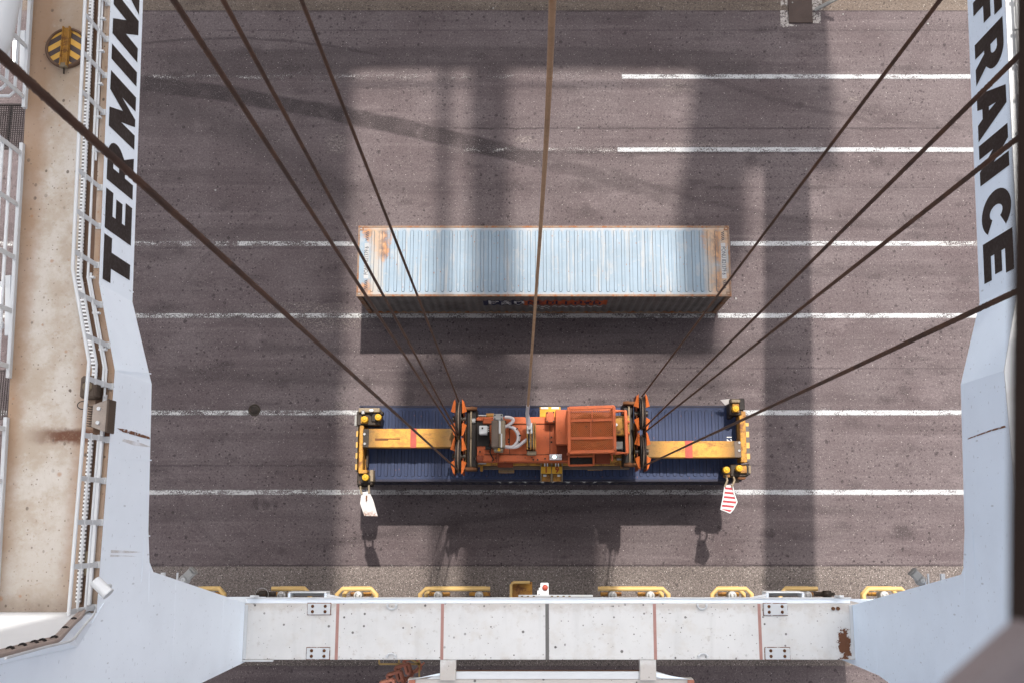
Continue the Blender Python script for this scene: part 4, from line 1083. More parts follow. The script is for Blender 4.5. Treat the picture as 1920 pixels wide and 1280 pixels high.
# rust marks on the inner faces
def stain_mat():
    t = NT('rust_stain'); n = t.noise(5, 6, .7); n2 = t.noise(18,4,.7)
    return t.bsdf(t.mix(n2, (.22,.085,.035), (.10,.04,.02)), .8, alpha=t.ramp(t.math('ADD', t.mul(n,.6), t.mul(n2,.4)), .40, .50))
M['stain'] = stain_mat()
def stain(par, pix, X, off):
    m = MB(); m.add([atx(x,y,X)+Vector((off,0,0)) for x,y in pix], [tuple(range(len(pix)))]); m.build('rust_streak', M['stain'], par)
stain(beamL, [(219,802),(236,804),(262,812),(281,819),(281,823),(258,817),(230,809)], XL1, .006)
stain(beamR, [(1888,800),(1858,808),(1815,823),(1815,821),(1858,805),(1884,797)], XR1, -.006)
def seam(par, pa, pb_, X, s, w=.022):
    a = atx(*pa, X); b = atx(*pb_, X); m = MB(); m.bar(a+Vector((s*.001,0,0)), b+Vector((s*.001,0,0)), w, .008, up=(1,0,0)); m.build('weld_seam', par.data.materials[0], par)
for q in (((250,548),(189,538)),((283,700),(219,694)),((284,862),(207,858)),((281,1004),(204,1002))): seam(beamL, q[0], q[1], XL1 if q[0][1] > 690 else XL0, 1)
for q in (((420,1116),(412,1254)),((330,1088),(322,1276))): seam(legL, q[0], q[1], XL1, 1)
for q in (((1640,1120),(1646,1262)),((1736,1090),(1742,1278)),((1812,745),(1884,742)),((1815,900),(1888,897))): seam(legR if q[0][1] > 1000 else beamR, q[0], q[1], XR1, -1)
t = NT('thin_rust_wash'); M['wash'] = t.bsdf((.42,.26,.15), .8, alpha=t.ramp(t.noise(2.0, 3, .5), .25, .75, .05, .38))
for q in ([(207,1030),(240,1032),(266,1034),(240,1036),(207,1036)], [(206,1039),(230,1040),(256,1042),(206,1043)], [(232,822),(262,829),(285,838),(250,834),(228,826)]):
    m = MB(); m.add([atx(x,y,XL1)+Vector((.005,0,0)) for x,y in q], [tuple(range(len(q)))]); m.build('rust_wash', M['wash'], beamL)
# ---- hatch on the left deck
ZDK = ZTOP + .02
hc = at(127, 92, ZDK)
hat = thing('deck_hatch', 'round yellow and black chevron hatch on the rusty left beam deck', 'hatch', hc)
m = MB(); m.lathe([(.43,.0),(.43,.06),(.41,.085),(.38,.085),(.37,.03)], Matrix.Translation(hc) , 40); m.build('rim', M['deck_dark'], hat)
m = MB(); m.add([hc+Vector((.372*math.cos(2*math.pi*k/40), .372*math.sin(2*math.pi*k/40), .05)) for k in range(40)], [tuple(range(40))]); m.build('lid', M['chevron'], hat)
m = MB(); m.box(hc+Vector((-.065,-.42,.055)), hc+Vector((.065,.40,.13)), .012)
m.box(hc+Vector((-.075,-.42,.055)), hc+Vector((-.05,.42,.16)), .004); m.box(hc+Vector((.05,-.42,.055)), hc+Vector((.075,.42,.16)), .004)
m.build('hinge_bar', M['yellow'], hat)
m = MB(); m.box(hc+Vector((-.07,-.46,.05)), hc+Vector((.07,-.36,.15)), .01); m.build('hasp', M['fawn'], hat)
m = MB(); m.tube([hc+Vector((0,-.46,.1)), hc+Vector((.01,-.52,.1)), hc+Vector((-.01,-.56,.05))], .016, 6); m.build('padlock', M['greasy'], hat)

# ---- inner railing along the left deck (and a plainer one on the right)
def railing(name, label, fx, y0, y1, sg, stations, loops=True, rails=((1.02,.034),(.70,.024),(.38,.024)), cat='railing', post=.75):
    t = thing(name, label, cat, (fx((y0+y1)/2), (y0+y1)/2, ZDK))
    ys = [y for y in stations if min(y0,y1) < y < max(y0,y1)]
    P = sorted([y0, y1] + ys, reverse=True)
    for h, r in rails:
        m = MB(); m.tube([(fx(y)+sg*.04, y, ZDK+h) for y in P], r, 10); m.build('rail', M['ledge'], t)
    n = max(1, int(abs(y1-y0)/post))
    for i in range(n+1):
        y = max(y0,y1) - .06 - (abs(y1-y0)-.12)*i/n; x = fx(y)+sg*.04
        m = MB(); m.box((x-.012, y-.045, ZDK), (x+.012, y+.045, ZDK+1.03), .003)
        m.box((x-.05,y-.06,ZDK),(x+.05,y+.06,ZDK+.02)); m.build('post', M['ledge'], t)
    return t
RAIL_L = [4.6, 2.9]
y_a = at(163, 700, ZDK+1).y; y_b = at(160, 815, ZDK+.3).y; y_e = at(160, 1165, ZDK+1).y
railing('railing', 'white inner railing beside the TERMINAL lettering, bending at its lower end', xl, 16, y_a-.15, -1, RAIL_L)
railing('railing', 'straight white inner railing between the floodlight box and the white leg', xl, y_b, y_e+.1, -1, RAIL_L)
# the top rail runs on past the gap, with the cable tray inside it
m = MB(); m.tube([(xl(1)-.04, y_a-.15, ZDK+1.02), (xl(1)-.04, y_b, ZDK+1.02)], .034, 10)
tag(m.build('handrail_bar', M['ledge']), 'white handrail bar bridging the gap in the inner railing past the floodlight', 'handrail')
def tray(name, label, X, y0, y1, st):
    P = sorted([y0,y1]+[y for y in st if y0 < y < y1], reverse=True); m = MB()
    for i in range(len(P)-1):
        a = Vector((X(P[i]), P[i], ZDK+.09)); b = Vector((X(P[i+1]), P[i+1], ZDK+.09)); m.bar(a, b, .085, .06)
    tag(m.build(name, M['tray']), label, 'cable tray')
tray('cable_tray', 'perforated white cable tray along the upper part of the inner railing', lambda y: xl(y)-.33, y_a-.2, 16, RAIL_L)
tray('cable_tray', 'perforated white cable tray along the lower part of the inner railing', lambda y: xl(y)-.30, y_e+.25, y_b-.05, [])
def conduit(name, label, X, y0, y1, st, z, r, mat='ledge', clips=True, clipstep=.7):
    t = thing(name, label, 'conduit', (X((y0+y1)/2), (y0+y1)/2, z))
    P = sorted([y0,y1]+[y for y in st if y0 < y < y1], reverse=True)
    m = MB(); m.tube([(X(y), y, z) for y in P], r, 10); m.build('pipe', M[mat], t)
    y = y0+.2
    while y < y1:
        m = MB(); m.box((X(y)-.07, y-.02, z-.05), (X(y)+.07, y+.02, z+r+.015), .004); m.build('clip', M['ledge'], t); y += clipstep
    return t
conduit('conduit_pipe', 'white conduit pipe clipped between the rail and the TERMINAL lettering, upper run', lambda y: xl(y)-.10, at(190,305,ZDK).y, 16, RAIL_L, ZDK+.12, .022)
conduit('conduit_pipe', 'white conduit pipe on the bend of the left beam, lower run', lambda y: xl(y)-.10, at(210,745,ZDK).y, at(185,515,ZDK).y, RAIL_L, ZDK+.12, .022)
m = MB(); m.box((XL1-.14, y_e+.2, ZDK+.03), (XL1-.08, at(207,740,ZDK).y, ZDK+.10), .006)
tag(m.build('conduit_duct', M['ledge']), 'square white duct at the inner edge of the deck above the leg corner', 'duct')
# rust gutter strip along the inner deck edge
def gutter(y0, y1):
    P = sorted([y0,y1]+[y for y in RAIL_L if y0 < y < y1], reverse=True); m = MB()
    for i in range(len(P)-1): m.bar((xl(P[i])-.21, P[i], ZDK+.005), (xl(P[i+1])-.21, P[i+1], ZDK+.005), .20, .008)
    m.build('rust_gutter', M['deck_dark'], beamL)
gutter(YLEG+.02, 16)
# speaker box and floodlight on the inner edge
b0 = at(166, 725, ZDK+.3)
sbx = thing('horn_box', 'brown weathered box with a round knob beside the inner railing', 'control box', (b0.x, b0.y, ZDK))
m = MB(); m.box((b0.x-.15, b0.y-.21, ZDK), (b0.x+.15, b0.y+.21, ZDK+.34), .04); m.build('body', M['brown'], sbx)
m = MB(); p = Vector((b0.x+.0, b0.y-.0, ZDK+.34)); m.lathe([(0,.06),(.03,.06),(.04,.045),(.075,.045),(.09,.02),(.09,0)], Matrix.Translation(p), 20); m.build('knob', M['fawn'], sbx)
m = MB(); m.box((b0.x-.12,b0.y+.08,ZDK+.335),(b0.x-.02,b0.y+.17,ZDK+.35),.01); m.box((b0.x+.02,b0.y+.08,ZDK+.335),(b0.x+.12,b0.y+.17,ZDK+.35),.01); m.build('raised_panel', M['brown'], sbx)
m = MB(); cc = at(155, 759, ZDK+.1); m.tube([cc+Vector((.10*math.cos(a_),.075*math.sin(a_),0)) for a_ in [2*math.pi*k/24 for k in range(24)]], .009, 6, closed=True)
m.build('loose_wire', M['dark'], sbx)
f0 = at(188, 780, ZDK+.2)
fld = thing('deck_floodlight', 'brown finned floodlight lying against the inner deck edge under the box', 'floodlight', (f0.x, f0.y, ZDK))
m = MB(); m.prism([(f0.x-.10,f0.y+.20,ZDK+.02),(f0.x+.16,f0.y+.30,ZDK+.02),(f0.x+.16,f0.y-.30,ZDK+.02),(f0.x-.10,f0.y-.20,ZDK+.02)], (0,0,.30)); m.build('body', M['lampbody'], fld)
m = MB()
for k in range(9): m.box((f0.x-.21,f0.y-.19+k*.045,ZDK+.05),(f0.x-.10,f0.y-.172+k*.045,ZDK+.28))
m.build('cooling_fins', M['brown'], fld)
m = MB(); m.box((f0.x+.161,f0.y-.31,ZDK+.0),(f0.x+.20,f0.y+.31,ZDK+.34),.01); m.build('front_frame', M['brown'], fld)
for s in (-1,1):
    m = MB(); m.cyl((f0.x+.02,f0.y+s*.13,ZDK+.32),(f0.x+.02,f0.y+s*.13,ZDK+.36),.035,10); m.build('bolt', M['ledge'], fld)
# white camera tube by the leg corner
c0 = at(178,1088,ZDK+.38); c1_ = at(202,1112,ZDK+.38)
cct = thing('camera_housing', 'white tubular camera housing slanting over the leg corner', 'security camera', (c1_.x, c1_.y, ZDK))
m = MB(); m.cyl(c0, c1_, .105, 20); m.build('housing', M['white'], cct)
m = MB(); m.cyl((c0+c1_)/2-Vector((0,0,.1)), ((c0+c1_)/2).xy.to_3d()+Vector((0,0,ZDK)), .04, 10); m.build('stand', M['ledge'], cct)
m = MB(); p = (c1_-c0).normalized(); m.cyl(c1_, c1_+p*.02, .112, 20); m.build('end_cap', M['ledge'], cct)
d0 = at(158,1055,ZDK+.02)
m = MB(); m.box((d0.x-.11,d0.y-.22,ZDK),(d0.x+.11,d0.y+.22,ZDK+.05),.01); tag(m.build('deck_box', M['fawn']), 'flat fawn cover plate on the deck beside the lower railing', 'cover plate')
# cable bundle running round the white leg
def on_leg(x, y, off):
    d = ray(x, y); k = (YLEG+off)/d.y; return Vector((d.x*k, YLEG+off, H + d.z*k))
def cab_pts(o):
    q = [at(157+o*2.2, 1143-o*2.2, ZDK+.08)]
    return q + [on_leg(x+o*2.0, y-2+o*2.6, .05) for x,y in ((150,1154),(138,1165),(122,1182),(105,1199),(80,1206),(50,1213),(20,1221),(-25,1233))]
cbn = thing('cable_bundle', 'bundle of pinkish cables strapped along the white leg corner', 'cable bundle', cab_pts(0)[3])
for o in (-1.1, 0, 1.1):
    m = MB(); m.tube(spline(cab_pts(o)), .032, 8); m.build('cable', M['cable'], cbn)
sp_ = spline(cab_pts(0))
for k in (16, 24, 33, 40, 44, 50, 56):
    m = MB(); m.tube([sp_[k], sp_[k]+(sp_[k+1]-sp_[k]).normalized()*.03], .062, 10); m.build('strap', M['dark'], cbn)
m = MB(); m.tube([p+Vector((.17,.0,-.06)) for p in spline(cab_pts(1.2))], .018, 8); m.build('carrier_rail', M['ledge'], cbn)
# ---- outer railings with toe channel, gratings and lamps on the far left
def xo(y): return -9.62 - .037*(y+1.2)
def outer_rail(label, py0, py1, e0, e1):
    ya = at(30, py0, ZDK+.6).y; yb = at(30, py1, ZDK+.6).y
    t = thing('railing', label, 'railing', (xo(ya), (ya+yb)/2, ZDK))
    m = MB(); m.box((-.035, yb-.1, .0), (.035, ya+.1, .12), .006, Matrix.Translation((xo((ya+yb)/2),0,ZDK-.02)) @ Matrix(((1,-.037,0,.037*(ya+yb)/2),(0,1,0,0),(0,0,1,0),(0,0,0,1)))); m.build('toe_channel', M['ledge'], t)
    for h, r in ((1.05,.042),(.72,.036),(.40,.032)):
        P = []
        if e1: P += [(xo(ya)-.55, ya-(.0), ZDK+h), (xo(ya)-.12, ya, ZDK+h), (xo(ya)-.03, ya-.09, ZDK+h)]
        else: P += [(xo(ya), ya+.1, ZDK+h)]
        if e0: P += [(xo(yb)-.03, yb+.09, ZDK+h), (xo(yb)-.12, yb, ZDK+h), (xo(yb)-.55, yb, ZDK+h)]
        else: P += [(xo(yb), yb-.1, ZDK+h)]
        m = MB(); m.tube(P, r, 10); m.build('rail', M['white'], t)
    n = max(1, round((ya-yb)/1.25))
    for i in range(n+1):
        y = ya-.12-(ya-yb-.24)*i/n; m = MB(); m.box((xo(y)-.014,y-.045,ZDK),(xo(y)+.014,y+.045,ZDK+1.06),.003); m.build('post', M['ledge'], t)
    return t
outer_rail('white outer railing beside the hatch, at the top left corner', -130, 172, True, False)
outer_rail('long white outer railing with rounded ends left of the TERMINAL deck', 258, 690, True, True)
outer_rail('white outer railing at the lower left edge of the deck', 786, 1120, False, True)
M['grate'] = paint('grating_steel', (.16,.13,.12), .3, .4, .6, sc=3)
for (py0, py1, lb, dz) in ((188,268,'dark steel grating landing left of the deck, between two upper railings',-.25),(692,780,'dark steel grating landing left of the deck, between two lower railings',-.25)):
    ya = at(20,py0,ZDK).y; yb = at(20,py1,ZDK).y; xe = xo(ya)-.10; m = MB(); z = ZDK+dz
    y = yb
    while y < ya: m.bar((xe-1.5,y,z),(xe,y,z),.008,.03); y += .045
    x = xe-1.5
    while x < xe: m.bar((x,yb,z-.004),(x,ya,z-.004),.008,.028); x += .045
    m.box((xe-1.5,ya,z-.05),(xe,ya+.03,z+.02)); m.box((xe-1.5,yb-.03,z-.05),(xe,yb,z+.02)); m.box((xe,yb-.03,z-.05),(xe+.03,ya+.03,z+.02))
    for k in (.35,.8): m.box((xe-k-.02,yb,z-.10),(xe-k+.02,ya,z-.03))
    tag(m.build('grating_landing', M['grate']), lb, 'grating')
# stair channel behind the rails
def lamp_thing(px, py0, py1, lb):
    a = at(px, py0, 15.3); b = at(px-1, py1, 15.3)
    t = thing('tube_lamp', lb, 'lamp', (a+b)/2)
    m = MB(); m.cyl(a, b, .045, 12); m.build('tube', M['tube_lit'], t)
    d = (b-a).normalized()
    for p in (a, b): m = MB(); m.cyl(p-d*.06, p+d*.06, .065, 12); m.build('end_cap', M['white'], t)
    m = MB(); m.bar(a-d*.2+Vector((.14,0,-.04)), b+d*.2+Vector((.14,0,-.04)), .10, .08); m.build('holder', M['ledge'], t)
lamp_thing(29, 74, 128, 'lit fluorescent tube lamp behind the railing left of the hatch')
lamp_thing(1, 535, 610, 'lit fluorescent tube lamp at the left edge behind the long railing')
# big white round brace at the top left corner
a = at(-28, 70, 17.2); b = at(14, -150, 17.2)
m = MB(); d = (b-a); Lb = d.length; d.normalize()
pts = [a + d*(s_) for s_ in (-.42,-.40,-.34,-.22,0,Lb)]
m.tube(pts, [.05,.18,.30,.40,.46,.50], 28)
tag(m.build('tubular_brace', M['white']), 'thick white round brace tube in the top left corner', 'brace')

# ------------------------------------------------------------------ sill beam and what hangs on it
ZS = 5.9
Ys0 = at(985,1131,ZS).y; Ys1 = at(985,1236,ZS).y
sill = thing('sill_beam', 'white spotted sill beam spanning between both crane legs at the bottom', 'crane beam', (.65, (Ys0+Ys1)/2, 3.6))
m = MB(); m.box((XL1-.3, Ys1, 4.1), (XR1+.3, Ys0, ZS), .012); m.build('box_girder', M['sill'], sill)
m = MB(); m.box((XL1+.02, Ys0+.002, ZS-.16), (XR1-.02, Ys0+.13, ZS-.10), .006); m.build('front_flange', M['face'], sill)
m = MB(); m.box((XL1+.0, Ys0+.134, ZS-.11), (XR1-.0, Ys0+.165, ZS-.05), .004); m.build('front_lip', M['white'], sill)
for s, X, px in ((1,XL1,466),(-1,XR1,1597)):
    m = MB(); m.box((X, Ys1+.03, ZS), (X+s*.10, Ys0-.03, ZS+.028), .01); m.build('weld_strip', M['ledge'], sill)
for px, w, mt in ((632,.085,'pink'),(829,.085,'pink'),(1026,.10,'greyline'),(1228,.085,'pink'),(1425,.085,'pink')):
    p = at(px,1180,ZS); m = MB(); m.box((p.x-w/2, Ys1+.003, ZS-.02),(p.x+w/2, Ys0-.003, ZS+.005)); m.build('seam_stripe', M[mt], sill)
def pad(x0,y0,x1,y1):
    a = at(x0,y1,ZS); b = at(x1,y0,ZS); m = MB(); m.box((a.x,a.y,ZS-.01),(b.x,b.y,ZS+.06),.008); q = m.build('bolt_plate', M['ledge'], sill)
    w = b.x-a.x; h = b.y-a.y
    for i in (.22,.78):
        for j in (.27,.76):
            m = MB(); p = Vector((a.x+w*i, a.y+h*j, ZS+.06)); m.lathe([(0,.03),(.025,.03),(.03,.01),(.042,.008),(.045,0)], Matrix.Translation(p), 12); m.build('bolt', M['rust'], q)
    m = MB()
    e = .02
    m.add([(a.x-e,a.y-e,ZS+.004),(b.x+e,a.y-e,ZS+.004),(b.x+e,b.y+e,ZS+.004),(a.x-e,b.y+e,ZS+.004)], [(0,1,2,3)]); m.build('rust_halo', M['stain'], q)
pad(577,1130.5,620,1151); pad(575,1213.5,618,1234.5); pad(1432,1131,1475,1152); pad(1435,1213.5,1480,1235)
for (x, y, s) in ((735,1136,1),(734,1229,-1),(1316,1136,1),(1318,1229,-1)):
    p = at(x, y, ZS); m = MB()
    m.tube([p+Vector((.13*math.cos(a_), -s*.10*math.sin(a_)+s*.03, .05)) for a_ in [math.pi*k/10 for k in range(11)]], .025, 8)
    m.box(p+Vector((-.15,s*.02-.02,0)), p+Vector((-.09,s*.02+.05,.09)),.006); m.box(p+Vector((.09,s*.02-.02,0)), p+Vector((.15,s*.02+.05,.09)),.006)
    m.build('lifting_lug', M['ledge'], sill)
t = NT('rust_patch'); n = t.noise(7, 6, .75); xyz = t.sep(); pc_ = at(1584,1208,ZS)
dx = t.math('MULTIPLY', t.math('SUBTRACT', xyz[0], pc_.x), 4.2); dy = t.math('MULTIPLY', t.math('SUBTRACT', xyz[1], pc_.y), 1.7)
d = t.math('SQRT', t.math('ADD', t.mul(dx,dx), t.mul(dy,dy)))
M['patch'] = t.bsdf(t.mix(n, (.16,.06,.025), (.08,.03,.012)), .85, alpha=t.ramp(t.math('ADD', t.mul(d,.75), t.mul(t.math('SUBTRACT', n, .5), 2.2)), .50, .58, 1, 0))
m = MB(); p = [at(x,y,ZS+.004) for x,y in ((1556,1165),(1597,1165),(1597,1235),(1556,1235))]; m.add(p, [(3,2,1,0)]); m.build('rust_patch', M['patch'], sill)
for x in (1562,1571):
    m = MB(); p = at(x,1140,ZS); m.cyl(p, p+Vector((0,0,.05)), .05, 10); m.build('bolt', M['rust'], sill)
m = MB(); a = at(843,0,ZS)
for (x0,x1) in ((825,855),(1200,1230)):
    a = at(x0,1260,ZS-.02); b = at(x1,1236,ZS-.02); m = MB(); m.box((a.x,Ys1-.55,ZS-.3),(b.x,Ys1-.002,ZS-.02),.01); m.build('arm', M['sill'], sill)
m = MB(); a = at(447,1238,ZS); b = at(512,1232,ZS); m.box((a.x,Ys1-.05,ZS-.1),(b.x,Ys1-.003,ZS+.03),.01); m.build('edge_plate', M['ledge'], sill)
# front brackets
def bracket(x0, x1, lb, mirror):
    z = ZS-.1; a = at(x0,1124,z); b = at(x1,1124,z)
    yb = Ys0+.17
    t = thing('channel_bracket', lb, 'bracket', ((a.x+b.x)/2, yb, z))
    ye = at(x0,1109,z).y
    m = MB(); m.box((a.x,yb,z-.5),(b.x,ye-.03,z-.46)); m.box((a.x,ye-.03,z-.5),(b.x,ye,z),.004); m.build('back_plate', M['ledge'], t)
    for x in (a.x, b.x-.06):
        m = MB(); m.prism([(x,yb,z-.45),(x,ye-.035,z-.45),(x,ye-.035,z+.06),(x,yb,z+.02)], (.06,0,0)); m.build('side_plate', M['face'], t)
    s = 1 if not mirror else -1; xx = b.x if not mirror else a.x
    m = MB(); m.prism([(xx+s*.003,yb,z-.02),(xx+s*.45,yb,z-.02),(xx+s*.003,ye-.05,z-.02)], (0,0,.03)); m.build('gusset', M['ledge'], t)
bracket(540, 612, 'white channel bracket on the sill beam, left of centre', False); bracket(1437, 1508, 'white channel bracket on the sill beam, right of centre', True)
for x, lb in ((470,'upright white fin plate on the sill beam near the left leg'),(1580,'upright white fin plate on the sill beam near the right leg')):
    p = at(x,1124,ZS-.1); s = 1 if x < 1000 else -1; m = MB()
    m.prism([(p.x,Ys0+.17,ZS-.12),(p.x+s*.22,Ys0+.17,ZS-.12),(p.x+s*.18,Ys0+.19,ZS+.22),(p.x+s*.06,Ys0+.19,ZS+.22)], (0,.05,0)); tag(m.build('fin_plate', M['white']), lb, 'fin plate')
# bolted strip at the centre
a = at(972,1122,ZS-.25); b = at(1112,1122,ZS-.25)
st_ = thing('bolted_strip', 'pale bolted steel strip along the middle of the sill beam front', 'steel strip', ((a.x+b.x)/2, Ys0+.2, ZS-.3))
m = MB(); m.box((a.x,Ys0+.168,ZS-.3),(b.x,at(985,1114.5,ZS-.25).y,ZS-.25),.006); m.build('strip', M['ledge'], st_)
for x in (979,990,1001,1035,1046,1057,1068):
    m = MB(); p = at(x,1118.3,ZS-.25); m.lathe([(0,.02),(.03,.02),(.04,.0)], Matrix.Translation(p), 10); m.build('bolt', M['fawn'], st_)
p = at(1021,1105,5.0)
es = thing('emergency_stop', 'white emergency stop box with a red mushroom button at the middle of the sill beam', 'emergency stop', p)
m = MB(); m.box((p.x-.115,p.y-.19,4.8),(p.x+.115,p.y+.19,5.0),.015); m.build('box', M['white'], es)
q = at(1022,1100.5,5.0); m = MB(); m.lathe([(0,.09),(.05,.085),(.085,.06),(.085,.04),(.05,.03),(.05,0)], Matrix.Translation(q), 20); m.build('button', M['red'], es)
m = MB(); q = at(1012,1112,4.95); m.box((q.x-.07,q.y-.08,4.75),(q.x+.07,q.y+.08,4.95),.01); m.cyl(q+Vector((0,.08,-.05)), q+Vector((0,.16,-.05)), .03, 8); m.build('junction', M['ledge'], es)
m = MB(); m.box((p.x-.03,Ys0+.0,4.7),(p.x+.03,p.y,4.78)); m.build('arm', M['brown'], es)
m = MB(); m.tube(spline([at(x,y,5.0) for x,y in ((1012,1113),(1005,1116),(995,1116),(985,1121))]), .012, 6); m.build('wire', M['dark'], es)
# yellow hood
z = 2.2; a = at(958,1122,z); b = at(998,1091,z)
hd = thing('rail_hood', 'chipped yellow steel hood beside the emergency stop', 'hood', ((a.x+b.x)/2, (a.y+b.y)/2, 0))
m = MB(); m.box((a.x,a.y-.6,z-.35),(b.x,b.y,z-.28),.01); m.build('plate', M['yellow'], hd)
m = MB(); m.tube([(a.x,a.y-.6,z),(a.x,b.y-.08,z),(a.x+.08,b.y,z),(b.x-.08,b.y,z)], .045, 8)
m.box((a.x-.01,a.y-.6,z-.3),(a.x+.02,b.y-.05,z)); m.box((a.x+.05,b.y-.02,z-.3),(b.x-.1,b.y+.01,z)); m.build('rim', M['guard'], hd)
m = MB(); m.box((a.x+.1,a.y-.6,0),(a.x+.25,a.y-.5,z-.35)); m.box((b.x-.25,a.y-.6,0),(b.x-.1,a.y-.5,z-.35)); m.build('stand', M['guard'], hd)
# bogie drives: pipe guard, motors, gearboxes; wheels on the rail beneath
def bogie(xs, label, motors, w, group, open_side=0):
    zc = 1.9; yg = at(985,1103,zc).y
    t = thing('bogie_drive', label, 'crane bogie', (xs, yr, 0), group)
    x0, x1 = xs-w/2, xs+w/2
    for k, (dz, ins) in enumerate(((0,0),(-.55,.14))):
        z = zc+dz; yf = yg - .02*k; L_ = x0+ins; R_ = x1-ins; c_ = .17
        P = []
        if open_side != -1: P += [(L_,yr+.35,z),(L_,yf-c_,z),(L_+c_,yf,z)]
        else: P += [(L_+.02,yf,z)]
        if open_side != 1: P += [(R_-c_,yf,z),(R_,yf-c_,z),(R_,yr+.35,z)]
        else: P += [(R_-.02,yf,z)]
        m = MB(); m.tube(P, .07, 12); m.build('pipe_guard', M['guard'], t)
    m = MB(); m.box((x0+.16,yr-.40,.72),(x1-.16,yr+.40,1.35),.03); m.build('bogie_frame', M['yellow'], t)
    for mx in motors:
        X = xs+mx
        m = MB(); m.lathe([(0,.16),(.10,.16),(.13,.14),(.135,.0),(.12,-.02),(.12,-.3)], Matrix.Translation((X, yg-.20, zc-.05)), 18); mo = m.build('motor', M['motor'], t)
        m = MB(); m.lathe([(.05,.175),(.08,.175),(.09,.162)], Matrix.Translation((X,yg-.20,zc-.05)), 14); m.build('fan_cover', M['steel'], mo)
        m = MB(); m.lathe([(0,.10),(.08,.10),(.10,.07),(.17,.05),(.19,0),(.19,-.4)], Matrix.Translation((X, yg-.46, zc-.08)), 20); m.build('gearbox', M['decal_white'], t)
        m = MB(); m.box((X-.42,yg-.62,zc-.4),(X-.20,yg-.34,zc-.10),.02); m.build('brake_box', M['ledge'], t)
        m = MB(); m.prism([(X+.20,yg-.25,zc-.2),(X+.30,yg-.34,zc-.2),(X+.33,yg-.6,zc-.2),(X+.22,yg-.6,zc-.2)], (0,0,.14)); m.build('bracket', M['yellow'], t)
        m = MB(); m.box((X-.34,yg-.26,zc-.62),(X+.34,yg-.14,zc-.5),.02); m.build('cross_bar', M['yellow'], t)
    for s in (-1,1):
        Mx = Matrix.Translation((xs+s*w*.27, yr, .36)) @ Matrix.Rotation(R(90),4,'X')
        m = MB(); m.lathe([(.05,-.09),(.36,-.09),(.36,-.06),(.31,-.05),(.31,.05),(.36,.06),(.36,.09),(.05,.09)], Mx, 28); m.build('wheel', M['dark'], t)
    return t
def bx_of(px): return at(px,1103,1.9).x
GB = 'travel bogie drives under the sill beam'
def bg_(p0, p1, lb, motors, op=0): 
    a, b = bx_of(p0), bx_of(p1); bogie((a+b)/2, lb, motors, b-a, GB, op)
bg_(352,420,'yellow guarded bogie drive mostly hidden by the left leg',(.1,))
bg_(508,582,'bogie drive with open left guard end behind the left white channel bracket',(-.28,),-1)
bg_(632,706,'single bogie drive with a closed yellow pipe guard left of the long left pair',(.05,))
bg_(788,920,'long twin motor bogie drive with yellow guard left of the chipped hood',(-.55,.75),1)
bg_(1120,1253,'long twin motor bogie drive with yellow guard right of the emergency stop',(-.65,.55),-1)
bg_(1335,1409,'single bogie drive with a closed yellow pipe guard right of the long right pair',(.0,))
bg_(1463,1534,'bogie drive with open right guard end behind the right white channel bracket',(.25,),1)
bg_(1619,1700,'yellow guarded bogie drive mostly hidden by the right leg',(-.05,))
# dark couplings with wire hoops next to the two bracket drives
for (px, s, lb) in ((492,1,'dark shaft coupling with a wire hoop near the left leg'),(1552,-1,'dark shaft coupling near the right leg')):
    p = at(px,1113,2.0)
    t_ = thing('shaft_coupling', lb, 'shaft coupling', (p.x,p.y,0))
    m = MB(); m.tube([p+Vector((-.22*s,0,0)),p+Vector((-.1*s,0,0)),p+Vector((-.1*s,0,0)),p+Vector((.15*s,0,0)),p+Vector((.15*s,0,0)),p+Vector((.42*s,0,0))], [.05,.05,.11,.11,.07,.07], 14); m.build('shaft', M['greasy'], t_)
    m = MB(); m.box((p.x-.05,p.y-.5,0),(p.x+.05,p.y-.4,1.95)); m.bar((p.x,p.y-.45,1.9),p,.06,.06); m.build('stand', M['greasy'], t_)
    if s > 0:
        m = MB(); m.tube([p+Vector((.05+.2*math.cos(a_),.0+.2*math.sin(a_),.25)) for a_ in [2*math.pi*k/28 for k in range(28)]], .010, 6, closed=True); m.bar(p+Vector((.05,-.2,.25)), p+Vector((.05,-.2,0)), .012,.012); m.build('hoop', M['steel'], t_)
# floodlights on the legs
for (px, py, s, lb) in ((345,1086,1,'small grey floodlight bracketed to the left leg edge'),(1728,1088,-1,'small grey floodlight bracketed to the right leg edge')):
    zf = 10.4; p = at(px,py,zf)
    t_ = thing('floodlight', lb, 'floodlight', p, 'leg floodlights')
    xe = XL1-.1 if s > 0 else XR1+.1
    ye = at(px-s*40, py+8, zf).y
    m = MB(); m.lathe([(0,.09),(.06,.09),(.07,.07),(.10,.05),(.12,0),(.12,-.12)], Matrix.Translation(p), 20); m.build('housing', M['motor'], t_)
    m = MB(); m.lathe([(.015,.097),(.05,.097),(.055,.085)], Matrix.Translation(p), 16); m.build('cap', M['decal_white'], t_)
    h0 = p+Vector((s*.05,.05,.02)); h1 = p+Vector((s*.20,.20,.02))
    m = MB(); m.bar(h0,h1,.19,.16,ch=.02); m.build('lamp_head', M['motor'], t_)
    m = MB(); m.bar(h1,h1+Vector((s*.03,.03,0)),.21,.19,ch=.01); m.build('lens', M['grey'], t_)
    m = MB(); m.bar(p+Vector((-s*.12,0,0)), Vector((xe,p.y+.02,zf)), .05, .05); m.bar(p+Vector((-s*.16,-.2,0)), p+Vector((-s*.16,.16,0)), .04,.04); m.bar(p+Vector((-s*.5,-.15,0)), p+Vector((-s*.5,.16,0)), .09,.09); m.bar(p+Vector((-s*.5,-.12,0)),(p.x-s*.5,-1.75,zf-.1),.06,.06); m.build('bracket', M['ledge'], t_)
